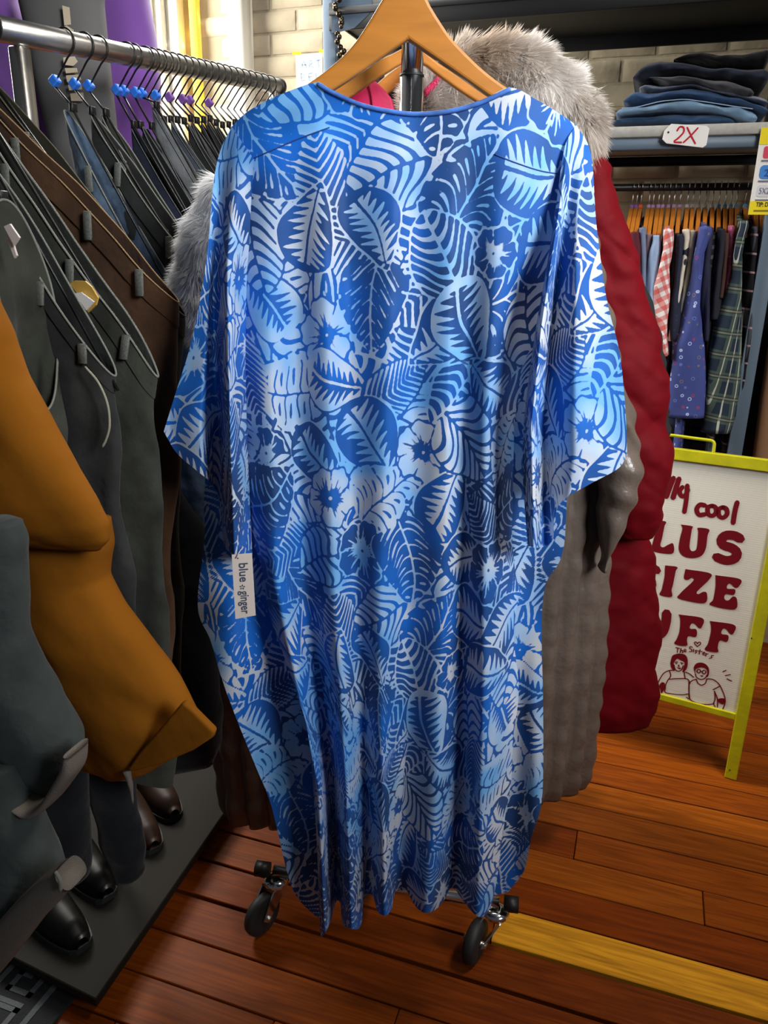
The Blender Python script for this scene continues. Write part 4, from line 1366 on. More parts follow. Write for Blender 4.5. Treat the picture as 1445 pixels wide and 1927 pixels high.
folded('dark grey folded trousers in the middle of the shelf stack', [(1222, 144), (1260, 160), (1310, 156), (1360, 172), (1418, 184)], [(1222, 140), (1280, 136), (1330, 144), (1380, 150), (1424, 164)], lin(66, 66, 72), 0.31, 0.0, 0.15)
folded('navy black folded jeans with a worn seam near the top of the stack', [(1190, 152), (1215, 158), (1240, 143), (1290, 137), (1340, 146), (1446, 160)], [(1190, 140), (1208, 114), (1230, 106), (1280, 109), (1340, 122), (1446, 124)], lin(32, 36, 50), 0.33, 0.01, 0.2)
folded('black folded jeans on top of the shelf stack', [(1268, 110), (1300, 112), (1350, 122), (1446, 126)], [(1268, 108), (1290, 94), (1320, 92), (1350, 98), (1390, 96), (1446, 84)], lin(18, 18, 20), 0.33, 0.02, 0.1)

# ------------------------------------------------------------------ shirts on wooden hangers under the shelf
def shirt(label, mt, rows, y_front=2.475, body_depth_=0.40, collar=True, idx=0):
    """rows: (py, xl, xr) silhouette of the near sleeve and side seen end-on"""
    rows = [(p, min(l, (l + r) / 2 - 8), max(r, (l + r) / 2 + 8)) for p, l, r in rows]
    rows = [(rows[0][0] - 9, rows[0][1] + 1, rows[0][2] - 1)] + [(rows[0][0] + 3, rows[0][1], rows[0][2])] + list(rows[1:])
    rr = [(p, l, r, 1, 0) for p, l, r in rows]
    pl = lambda x, y: onY(x, y, y_front + 0.035)
    P0 = onY(np.array([(rows[-1][1] + rows[-1][2]) / 2.0]), np.array([rows[-1][0]]), y_front)[0]
    t = thing('shirt', label, 'shirt', (P0[0], y_front + 0.2, P0[2] - 0.15), 'shirts on the rod under the shelf')
    sd = lambda a, z, th: 0.0045 * np.sin(th * 3 + z * 16 + idx) * np.clip((1.46 - z) * 6, 0, 1) + 0.003 * (vn(a * 70 + idx, z * 30, idx) - 0.5)
    loft_px('sleeve', rr, pl, 0.035, mt, t, N=40, n=50, disp=sd, ddir=(0, 1, 0), sq=2.2)
    # the body behind: narrow slab following the hanger slope, hanging lower than the sleeve
    c0 = onY(np.array([(rows[0][1] + rows[0][2]) / 2.0]), np.array([rows[0][0]]), y_front)[0]
    xw = 0.011 + 0.006 * ((idx * 7) % 3) / 2
    n = 30; N = 36
    zt = c0[2] + 0.004
    zz = np.linspace(0, 1, n)
    th = np.linspace(0, 2 * math.pi, N, endpoint=False)
    yc = y_front + 0.02 + body_depth_ / 2
    W = np.empty((n, N, 3))
    yy = np.sign(np.cos(th)) * np.abs(np.cos(th)) ** 0.6
    for i in range(n):
        f = zz[i]
        W[i, :, 0] = c0[0] + (P0[0] - c0[0]) * f * 0.6 + np.sin(th) * xw * (0.6 + 0.8 * min(1, f * 4)) + 0.004 * np.sin(8 * yy + idx + f * 3)
        W[i, :, 1] = yc + yy * body_depth_ / 2 * (1.0 if i else 0.98)
        W[i, :, 2] = (zt - 0.006 + 0.045 * (1 - np.abs(yy)) * (1 - f)) * (1 - f) + (P0[2] - 0.14) * f
    mk('shirt_body', W.reshape(-1, 3), [gridF(N, n, True)[:, ::-1], np.array([[k for k in range(N)]]), np.array([[(n - 1) * N + N - 1 - k for k in range(N)]])], mt, t)
    return t


def shirt_hanger(px_top, col, label, idx):
    P = onY(np.array([float(px_top)]), np.array([400.0]), RODY)[0]
    x = P[0]; zt = P[2] + 0.004
    t = thing('shirt_hanger', label, 'hanger', (x, RODY, zt - 0.12), 'wooden hangers under the shelf')
    yy = np.array([0, -0.05, -0.11, -0.16, -0.172])
    up = np.array([0.012, 0.004, -0.026, -0.060, -0.070]); lo = up - np.array([0.034, 0.032, 0.026, 0.020, 0.010])
    prof = [(RODY + a, zt + b_) for a, b_ in zip(yy, up)] + [(RODY + a, zt + b_) for a, b_ in zip(yy[::-1], lo[::-1])]
    prof += [(RODY - a, zt + b_) for a, b_ in zip(yy[1:], lo[1:])] + [(RODY - a, zt + b_) for a, b_ in zip(yy[::-1][:-1], up[::-1][:-1])]
    o = MB().extr([(x + 0.006, a, b_) for a, b_ in prof], (1, 0, 0), 0.012).build('shoulder_bar', M['hanger_wood2'], t, smooth=False)
    bevel(o, 0.0025, 2)
    hk = [(x, RODY, zt + 0.008), (x, RODY, RODZ - 0.024)]
    for a in np.linspace(-80, 190, 12):
        a = math.radians(a); hk.append((x, RODY - 0.0155 * math.cos(a) * -1, RODZ - 0.0005 + 0.0155 * math.sin(a)))
    MB().tube(np.array(hk), 0.0016, 6).build('hook', M['steel'], t)
    MB().box((x, RODY - 0.004, zt + 0.012), (0.011, 0.014, 0.015), bev=0.002).build('size_marker', col, t, smooth=False)
    return t


white_ring = lin(190, 200, 230)
SH = [
    ('dark maroon shirt first in the row beside the red parka', mat('maroon_cotton', lin(84, 22, 36), 0.9), [(446, 1186, 1204), (470, 1184, 1208), (540, 1186, 1212), (600, 1190, 1214)]),
    ('slate blue grey shirt between the maroon and mauve shirts', mat('slate_cotton', lin(112, 122, 148), 0.9), [(438, 1204, 1214), (470, 1202, 1217), (540, 1200, 1220), (610, 1206, 1222)]),
    ('dusty mauve shirt left of the light blue shirt', mat('mauve_cotton', lin(126, 100, 110), 0.9), [(450, 1214, 1226), (480, 1208, 1228), (540, 1206, 1226), (600, 1212, 1226)]),
    ('light blue chambray shirt left of the red gingham shirt', mat('chambray', lin(150, 174, 208), 0.9, var=(30, 0.1)), [(452, 1228, 1242), (470, 1222, 1243), (520, 1216, 1240), (560, 1214, 1236), (640, 1222, 1240)]),
    ('red and white gingham checked shirt', check_mat('red_gingham', lin(232, 226, 222), [(0.026, 0.013, lin(204, 44, 40), 0), (0.026, 0.013, lin(204, 44, 40), 1)], rot=0.5), [(441, 1247, 1268), (465, 1248, 1266), (500, 1240, 1258), (540, 1231, 1260), (590, 1230, 1258), (640, 1240, 1257), (668, 1248, 1256)]),
    ('plain black shirt right of the red gingham shirt', mat('black_cotton', lin(30, 28, 30), 0.9), [(448, 1266, 1276), (500, 1262, 1278), (600, 1258, 1276)]),
    ('navy shirt with faint dark print beside the cream patterned shirt', dots_mat('navy_print', lin(26, 32, 54), [lin(70, 84, 110), lin(40, 50, 80)], 60), [(450, 1274, 1284), (500, 1268, 1284), (580, 1262, 1282), (640, 1262, 1280)]),
    ('cream shirt with bold navy motifs', dots_mat('cream_navy_print', lin(214, 204, 186), [lin(20, 26, 48), lin(28, 34, 60)], 26, (0.0, 0.36)), [(441, 1283, 1298), (480, 1282, 1292), (520, 1274, 1288), (580, 1264, 1282), (640, 1258, 1272)]),
    ('pale cream striped shirt left of the blue shirt with small rings', check_mat('cream_stripe', lin(206, 198, 186), [(0.03, 0.006, lin(110, 96, 84), 0)]), [(443, 1297, 1309), (480, 1294, 1304), (520, 1286, 1298), (580, 1276, 1288), (620, 1272, 1284)]),
    ('blue short-sleeved shirt printed with small rings', dots_mat('blue_ring_print', lin(62, 74, 140), [lin(180, 196, 236), lin(96, 120, 190), lin(150, 60, 110), lin(120, 110, 100)], 48, (0.17, 0.27)), [(436, 1314, 1340), (455, 1311, 1332), (490, 1306, 1318), (540, 1297, 1318), (600, 1281, 1320), (650, 1264, 1324), (720, 1258, 1326), (770, 1254, 1326), (784, 1256, 1326)]),
    ('plain navy shirt behind the ring print shirt', mat('navy_cotton', lin(34, 36, 62), 0.9), [(438, 1328, 1342), (480, 1322, 1340), (560, 1318, 1336), (640, 1320, 1334)]),
    ('black shirt with grey horizontal stripes', check_mat('black_grey_stripe', lin(34, 34, 36), [(0.026, 0.010, lin(112, 112, 112), 1)], rot=0.3), [(446, 1334, 1350), (490, 1328, 1346), (540, 1318, 1340), (600, 1322, 1342)]),
    ('dark navy shirt right of the striped black shirt', mat('ink_cotton', lin(28, 30, 42), 0.9), [(440, 1350, 1364), (500, 1342, 1362), (600, 1338, 1354)]),
    ('rust brown and black shirt left of the pink shirt', mat('rust_cotton', lin(70, 44, 38), 0.9), [(448, 1361, 1368), (480, 1358, 1368), (560, 1350, 1362)]),
    ('pink shirt behind the green plaid shirt', dots_mat('pink_print', lin(190, 92, 132), [lin(226, 160, 180), lin(160, 60, 100)], 130, (0.1, 0.3)), [(434, 1370, 1382), (480, 1364, 1380), (530, 1360, 1374), (560, 1360, 1370)]),
    ('navy and green plaid short-sleeved shirt hanging furthest forward', check_mat('green_navy_plaid', lin(38, 50, 66), [(0.062, 0.026, lin(84, 100, 88), 0), (0.062, 0.026, lin(84, 100, 88), 1), (0.031, 0.004, lin(222, 222, 206), 0), (0.062, 0.005, lin(214, 214, 190), 1), (0.062, 0.012, lin(20, 24, 36), 1)], rot=-0.1),
     [(425, 1390, 1408), (445, 1384, 1403), (480, 1380, 1394), (520, 1378, 1395), (560, 1364, 1397), (600, 1346, 1396), (660, 1332, 1394), (720, 1330, 1390), (780, 1328, 1386), (812, 1322, 1378)]),
    ('black and red plaid shirt beside the right upright', check_mat('black_red_plaid', lin(26, 26, 32), [(0.05, 0.014, lin(90, 92, 104), 0), (0.05, 0.006, lin(170, 44, 56), 1), (0.05, 0.005, lin(170, 170, 176), 1)], rot=-0.1), [(436, 1412, 1426), (480, 1410, 1422), (540, 1402, 1420), (620, 1398, 1416), (700, 1394, 1408), (780, 1384, 1398)]),
    ('navy shirt with tiny white dots last in the row', dots_mat('navy_dots', lin(36, 42, 62), [lin(160, 168, 186), lin(120, 128, 150)], 150, (0.0, 0.2)), [(446, 1426, 1436), (480, 1424, 1434), (540, 1420, 1430), (620, 1414, 1424)]),
]
for i, (lb, mt, rows) in enumerate(SH):
    shirt(lb, mt, rows, y_front=2.47 + (0.0 if i in (9, 15, 4) else 0.018 + 0.01 * (i % 3)), idx=i)
HX = [(1188, 'purple'), (1196, 'purple'), (1204, 'orange'), (1219, 'lilac'), (1227, 'lilac'), (1237, 'lilac'), (1245, 'lilac'), (1256, 'lilac'), (1266, 'lilac'), (1277, 'lilac'), (1291, 'white'), (1301, 'white'), (1313, 'white'),
      (1325, 'white'), (1338, 'white'), (1350, 'cyan'), (1362, 'cyan'), (1373, 'cyan'), (1383, 'cyan'), (1399, 'cyan'), (1418, 'cyan'), (1428, 'cyan')]
ORD = ['first', 'second', 'third', 'fourth', 'fifth', 'sixth', 'seventh', 'eighth', 'ninth', 'tenth', 'eleventh', 'twelfth', 'thirteenth', 'fourteenth', 'fifteenth', 'sixteenth', 'seventeenth', 'eighteenth', 'nineteenth',
       'twentieth', 'twenty-first', 'twenty-second', 'twenty-third', 'twenty-fourth', 'twenty-fifth', 'twenty-sixth', 'twenty-seventh', 'twenty-eighth', 'twenty-ninth', 'thirtieth']
cnt = {}
for i, (x, c) in enumerate(HX):
    n_ = cnt.get(c, 0); cnt[c] = n_ + 1
    lb = 'wooden hanger with the only orange size marker under the shelf' if c == 'orange' else 'wooden hanger under the shelf, %s with a %s size marker' % (ORD[n_], {'cyan': 'bright blue'}.get(c, c))
    shirt_hanger(x, M[c + '_plastic'], lb, i)

# garments beyond the right upright
o = thing('tan_trousers', 'tan trousers hanging beyond the right upright of the shelf rack', 'trousers', tuple(onY(1440, 870, 2.62)))
loft_px('leg', [(560, 1470, 1500, 1, 0), (650, 1444, 1490, 1, 0), (760, 1428, 1480, 1, 0), (870, 1414, 1466, 1, 0)], lambda x, y: onY(x, y, 2.62), 0.03, mat('tan_twill', lin(176, 136, 100), 0.9), o, N=30, n=30, ddir=(0, 1, 0))
o = thing('dark_trousers', 'black trousers hanging between the right upright and the tan trousers', 'trousers', tuple(onY(1420, 880, 2.7)))
loft_px('leg', [(380, 1452, 1520, 1, 0), (520, 1436, 1500, 1, 0), (700, 1412, 1470, 1, 0), (900, 1384, 1440, 1, 0)], lambda x, y: onY(x, y, 2.75), 0.05, M['black_cloth'], o, N=30, n=30, ddir=(0, 1, 0))
# darker shirts hanging lower, below the row
lo_t = thing('dark_plaid_shirt', 'dark plaid shirt hanging low behind the ring print and plaid shirts', 'shirt', tuple(onY(1330, 880, 2.6)))
loft_px('shirt_body', [(560, 1262, 1392, 1, 0), (700, 1255, 1386, 1, 0), (820, 1250, 1380, 1, 0), (900, 1246, 1372, 1, 0)], lambda x, y: onY(x, y, 2.66), 0.07,
        check_mat('dark_plaid', lin(24, 28, 36), [(0.07, 0.02, lin(48, 62, 84), 0), (0.07, 0.02, lin(48, 62, 84), 1)]), lo_t, N=50, n=40, ddir=(0, 1, 0), disp=lambda a, z, th: 0.012 * np.sin(a * 60))

# ------------------------------------------------------------------ sandwich-board sign
FOOT = onZ(1370, 1462, 0.0)
sa = math.radians(-10)
SUX = np.array([math.cos(sa), math.sin(sa), 0.0]); SNH = np.array([-SUX[1], SUX[0], 0.0])
SUP = np.array([SNH[0] * 0.12, SNH[1] * 0.12, 1.0]); SUP /= np.linalg.norm(SUP)
SN = np.cross(SUX, SUP)
if SN @ (CO - FOOT) < 0:
    SN = -SN
sign = thing('sandwich_board', 'white sandwich board sign in a lime yellow frame reading plus size stuff', 'sign', tuple(FOOT - SUX * 0.28))


def S(pts, off=0.0):
    p = np.asarray(pts, float)
    return onPlane(p[:, 0], p[:, 1], FOOT + SN * off, SN)


def uh(pt):
    w = S([pt])[0] - FOOT
    return w @ SUX, w @ SUP


def W_uh(u, h, off=0.0):
    return FOOT + SUX * u + SUP * h + SN * off


r_in0, r_in1 = uh((1384, 1339)), uh((1415, 1180))
ri = (uh((1364, 1458))[0] + uh((1415, 1180))[0]) / 2           # inner edge of the right stile
ro = (uh((1387, 1464))[0] + uh((1440, 1180))[0]) / 2           # outer edge
ht1 = uh((1350, 856))[1]; ht0 = uh((1350, 875))[1]             # top bar
hb1 = uh((1310, 1322))[1]; hb0 = uh((1310, 1334))[1]           # bottom bar
lo_ = ri - 0.60; li = lo_ + (ro - ri)


def frame_bar(name, u0, u1, h0, h1, off, th):
    o = MB().extr([W_uh(u0, h0, off), W_uh(u1, h0, off), W_uh(u1, h1, off), W_uh(u0, h1, off)], SN, th).build(name, M['sign_yellow'], sign, smooth=False)
    return bevel(o, 0.002, 2)


frame_bar('stile', ri, ro, 0.0, ht1, 0.010, 0.030)
frame_bar('stile', lo_, li, 0.0, ht1, 0.010, 0.030)
frame_bar('top_rail', lo_, ro, ht0, ht1 + 0.004, 0.012, 0.034)
frame_bar('bottom_rail', li, ri, hb0, hb1, 0.008, 0.024)
frame_bar('rear_stile', ri, ro, 0.0, ht1, -0.024, 0.022)
frame_bar('rear_stile', lo_, li, 0.0, ht1, -0.024, 0.022)
# corrugated panel: fine horizontal flutes are real relief
nh = 260
hh = np.linspace(hb1 - 0.002, ht0 + 0.002, nh)
V = []
for h in hh:
    d = 0.0005 * math.sin(h / 0.0062 * 2 * math.pi)
    V += [W_uh(li - 0.002, h, d), W_uh(ri + 0.002, h, d)]
V = np.array(V)
pan = mk('panel', V, gridF(2, nh), M['sign_white'], sign)
b = MB().tube(S(spline([(1252, 850), (1253, 827), (1255, 822), (1262, 819), (1300, 824), (1337, 829), (1343, 832), (1344, 838), (1341, 862)], 40, True), 0.006), 0.0042, 10)
b.build('handle', M['sign_yellow'], sign)
for px_, py_ in ((1373, 1449), (1414, 1201)):
    MB().ball(S([(px_, py_)], 0.0106)[0], 0.0022, 8).build('screw', M['black_plastic'], sign)

Z7 = lambda pts: [(1040 + x / 2.835, 800 + y / 2.835) for x, y in pts]
S5 = lambda pts: [(1200 + x / 5.898, 1180 + y / 5.898) for x, y in pts]
OFF = 0.0013


def letter_poly(name, pts):
    q = np.array(Z7(pts)); q = np.vstack([q, q[:1]])
    q = spline(q, 90)[:-1]
    MB().extr(S(q, OFF), SN, 0.0006).build(name, M['sign_red'], sign, smooth=False)


def letter_stroke(name, strokes, w, conv=Z7, n=26, off=OFF):
    b = MB()
    for k, st in enumerate(strokes):
        b.ribbon(S(spline(conv(st), n), off + 0.0001 * k), SN, w)
    return b.build(name, M['sign_red'], sign, smooth=False)


PXM = 0.00163     # metres per pixel on the sign
zw = lambda z: z / 2.835 * PXM
letter_stroke('letter_r', [[(452, 320), (440, 370)], [(448, 335), (465, 318), (480, 322)]], zw(20))
letter_stroke('letter_e', [[(492, 350), (515, 345), (510, 325), (494, 332), (492, 360), (515, 365)]], zw(18))
letter_stroke('letter_a', [[(582, 312), (556, 312), (548, 345), (566, 362), (582, 335), (584, 312), (582, 362)]], zw(20))
letter_stroke('letter_l', [[(644, 282), (606, 382)]], zw(24))
letter_stroke('letter_l', [[(674, 286), (642, 388)]], zw(24))
letter_stroke('letter_y', [[(692, 330), (678, 352), (686, 378), (708, 374), (722, 345)], [(718, 322), (714, 390), (702, 464)]], zw(21))
letter_stroke('letter_c', [[(812, 428), (785, 425), (768, 450), (780, 478), (812, 476)]], zw(22))
letter_stroke('letter_o', [[(850, 430), (828, 440), (830, 474), (852, 484), (872, 465), (868, 438), (850, 430)]], zw(21))
letter_stroke('letter_o', [[(908, 438), (886, 450), (888, 484), (910, 494), (930, 474), (926, 446), (908, 438)]], zw(21))
letter_stroke('letter_l', [[(984, 412), (972, 460), (962, 522)]], zw(22))
letter_stroke('letter_p', [[(418, 490), (398, 650)], [(420, 496), (468, 500), (486, 535), (464, 572), (410, 570)]], zw(40))
letter_poly('letter_l', [(532, 508), (602, 514), (596, 540), (584, 600), (574, 642), (590, 652), (612, 640), (642, 632), (636, 686), (524, 670), (530, 640), (545, 580), (548, 530)])
letter_poly('letter_u', [(683, 530), (746, 540), (742, 558), (730, 640), (736, 668), (752, 672), (768, 655), (776, 570), (772, 548), (834, 556), (826, 590), (816, 660), (792, 698), (742, 710), (692, 696), (672, 660), (680, 600), (692, 552)])
letter_stroke('letter_s', [[(1000, 606), (972, 590), (925, 588), (900, 612), (910, 640), (955, 655), (982, 680), (970, 712), (925, 722), (874, 704)]], zw(44))
letter_stroke('letter_s', [[(556, 775), (505, 745), (462, 762), (468, 800), (515, 820), (530, 850), (500, 885), (440, 868)]], zw(42))
letter_poly('letter_i', [(600, 748), (664, 757), (656, 780), (642, 850), (634, 880), (634, 916), (572, 906), (582, 875), (596, 810), (598, 775)])
letter_poly('letter_z', [(708, 768), (838, 790), (836, 822), (770, 888), (778, 902), (800, 890), (822, 896), (808, 950), (674, 926), (680, 898), (750, 830), (742, 814), (722, 826), (700, 818)])
letter_poly('letter_e', [(868, 800), (1000, 822), (992, 862), (972, 868), (948, 846), (934, 850), (930, 872), (972, 876), (966, 906), (922, 902), (916, 928), (936, 936), (962, 914), (982, 928), (970, 984), (840, 960), (856, 930), (868, 860)])
letter_stroke('letter_s', [[(392, 955), (350, 940), (322, 955), (330, 990), (370, 1010), (376, 1045), (340, 1070), (300, 1050)]], zw(38))
letter_stroke('letter_t', [[(410, 965), (492, 978)], [(455, 972), (436, 1110)]], zw(40))
letter_stroke('letter_u', [[(524, 1000), (508, 1070), (520, 1116), (556, 1124), (588, 1100), (604, 1050), (608, 1004)]], zw(46))
letter_poly('letter_f', [(672, 1010), (798, 1030), (796, 1076), (780, 1084), (754, 1058), (738, 1062), (732, 1086), (766, 1090), (764, 1130), (724, 1126), (716, 1150), (714, 1178), (650, 1168), (662, 1140), (676, 1100), (680, 1040)])
letter_poly('letter_f', [(838, 1045), (968, 1066), (964, 1112), (946, 1114), (922, 1086), (906, 1090), (900, 1114), (936, 1122), (930, 1156), (892, 1150), (880, 1186), (880, 1212), (812, 1200), (828, 1166), (842, 1110), (844, 1076)])
# the small drawing: two women side by side under the words The Sisters
w5 = lambda z: z / 5.898 * PXM


def blob(pts, name):
    q = spline(np.vstack([pts, pts[:1]]), 60)[:-1]
    MB().extr(S(S5(q), OFF), SN, 0.0005).build(name, M['sign_red'], sign, smooth=False)


blob([(360, 405), (372, 350), (388, 315), (425, 300), (470, 294), (522, 306), (550, 345), (554, 395), (548, 450), (520, 492), (496, 500), (505, 455), (520, 412), (510, 382), (470, 366), (440, 350), (415, 375), (400, 402), (405, 442), (415, 482), (376, 462)], 'drawn_hair')
blob([(625, 480), (622, 445), (650, 405), (700, 394), (750, 410), (785, 450), (792, 500), (782, 545), (765, 556), (772, 505), (755, 462), (710, 448), (660, 460), (640, 482), (640, 524)], 'drawn_hair')
blob([(235, 650), (265, 615), (295, 620), (302, 660), (290, 700), (262, 740), (250, 700)], 'drawn_hand')
blob([(890, 800), (925, 790), (968, 800), (952, 856), (900, 836)], 'drawn_mark')
blob([(435, 445), (480, 455), (460, 468)], 'drawn_mouth')
blob([(690, 535), (730, 540), (708, 552)], 'drawn_mouth')
DRAW = [[(402, 420), (415, 470), (450, 490), (485, 475), (505, 430)], [(430, 400), (434, 408)], [(488, 406), (491, 414)], [(415, 390), (445, 388)], [(475, 395), (505, 402)], [(456, 420), (452, 436), (462, 438)],
        [(405, 480), (350, 482), (290, 512), (250, 570), (214, 642)], [(355, 490), (366, 540), (345, 580)], [(515, 500), (526, 572)], [(530, 500), (575, 520), (620, 556)],
        [(340, 580), (450, 572), (545, 575), (570, 600)], [(340, 580), (310, 640), (304, 700), (300, 726), (400, 745), (500, 752), (560, 742)], [(570, 600), (568, 700), (575, 792)],
        [(640, 520), (655, 560), (700, 580), (745, 570), (770, 532)], [(655, 490), (677, 468), (699, 490), (677, 512), (655, 490)], [(714, 500), (735, 478), (757, 500), (735, 522), (714, 500)], [(699, 490), (714, 496)],
        [(650, 580), (670, 625), (710, 645), (750, 625), (765, 580)], [(650, 580), (600, 595), (572, 632), (570, 700), (572, 792), (620, 830), (700, 855), (790, 860), (850, 850)],
        [(765, 575), (830, 580), (880, 610), (915, 655), (950, 730), (970, 800), (965, 860), (945, 908)], [(915, 655), (835, 696)], [(850, 710), (885, 800), (885, 888)], [(855, 722), (858, 800), (840, 852), (860, 884)],
        [(945, 497), (980, 480)], [(972, 540), (1028, 528)], [(990, 575), (1042, 600)], [(540, 780), (560, 795), (575, 800)]]
for st in DRAW:
    letter_stroke('drawn_line', [st], w5(11), S5, 16)
letter_stroke('drawn_heart', [[(660, 216), (634, 188), (634, 166), (652, 168), (662, 186), (676, 168), (696, 172), (692, 194), (660, 216)]], w5(10), S5, 40)
THE = {'letter_t': [[(422, 228), (466, 236)], [(446, 232), (440, 282)]], 'letter_h': [[(482, 235), (472, 284)], [(476, 264), (492, 256), (500, 286)]],
       'letter_e': [[(514, 268), (536, 260), (530, 246), (515, 252), (514, 272), (536, 274)]]}
for k, v in THE.items():
    letter_stroke(k, v, w5(10), S5, 12)
SIS = [[(606, 226), (586, 216), (576, 236), (600, 250), (598, 272), (572, 272)]], [[(622, 246), (618, 276)]], [[(656, 258), (640, 260), (652, 276), (640, 292)]], [[(692, 250), (682, 300)], [(665, 264), (716, 272)]], \
      [[(725, 292), (746, 290), (740, 278), (726, 284), (724, 306), (746, 308)]], [[(760, 290), (754, 322)], [(758, 302), (782, 296)]], [[(842, 318), (820, 316), (818, 332), (826, 340), (795, 348)]]
for k, v in zip(('letter_s', 'letter_i', 'letter_s', 'letter_t', 'letter_e', 'letter_r', 'letter_s'), SIS):
    letter_stroke(k, v, w5(10), S5, 14)

# ------------------------------------------------------------------ trouser rack on the left
XR = -1.0
def rail_pt(px):
    """point on the rail axis seen at this pixel column"""
    py = 55 + (px - 5) * (163 - 55) / 520.0
    return onX(float(px), py, XR)


RN, RF = rail_pt(-190), rail_pt(524)
rk = thing('trouser_rack', 'brushed steel clothes rail with square upright crammed with trousers', 'garment rack', (XR, 1.4, 0))
MB().tube([RN, RF], 0.0185, 28).build('rail', M['steel'], rk)
MB().tube([RF - (RF - RN) * 0.008, RF + (RF - RN) * 0.006], 0.0205, 24).build('end_cap', M['black_plastic'], rk)
up = rail_pt(26)
MB().box((XR - 0.004, up[1] + 0.012, up[2] / 2 - 0.008), (0.026, 0.026, up[2] - 0.02), bev=0.003).build('upright', M['steel'], rk)
MB().box((XR, RF[1] - 0.02, RF[2] / 2 - 0.008), (0.026, 0.026, RF[2] - 0.02), bev=0.003).build('upright', M['steel'], rk)
PLZ = 0.06
pc_ = onZ(180.0, 1880.0, PLZ)
bs = thing('platform', 'dark laminate base board with shoes under the hanging trousers', 'platform', (pc_[0] - 0.3, pc_[1] + 0.6, 0))
plat = [(pc_[0], pc_[1]), (pc_[0] - 0.075, pc_[1] + 1.25), (pc_[0] - 0.62, pc_[1] + 1.22), (pc_[0] - 0.62, pc_[1] + 0.058)]
o = MB().extr([(x, y, PLZ) for x, y in plat], (0, 0, 1), 0.022).build('board', M['platform'], bs, smooth=False); bevel(o, 0.002, 1)
for x, y in ((pc_[0] - 0.12, pc_[1] + 0.12), (pc_[0] - 0.5, pc_[1] + 0.15), (pc_[0] - 0.16, pc_[1] + 1.1), (pc_[0] - 0.5, pc_[1] + 1.1)):
    MB().tube([(x, y, 0.0), (x, y, PLZ - 0.02)], 0.02, 14).build('foot', M['rubber'], bs)

rt_ = random.Random(17)


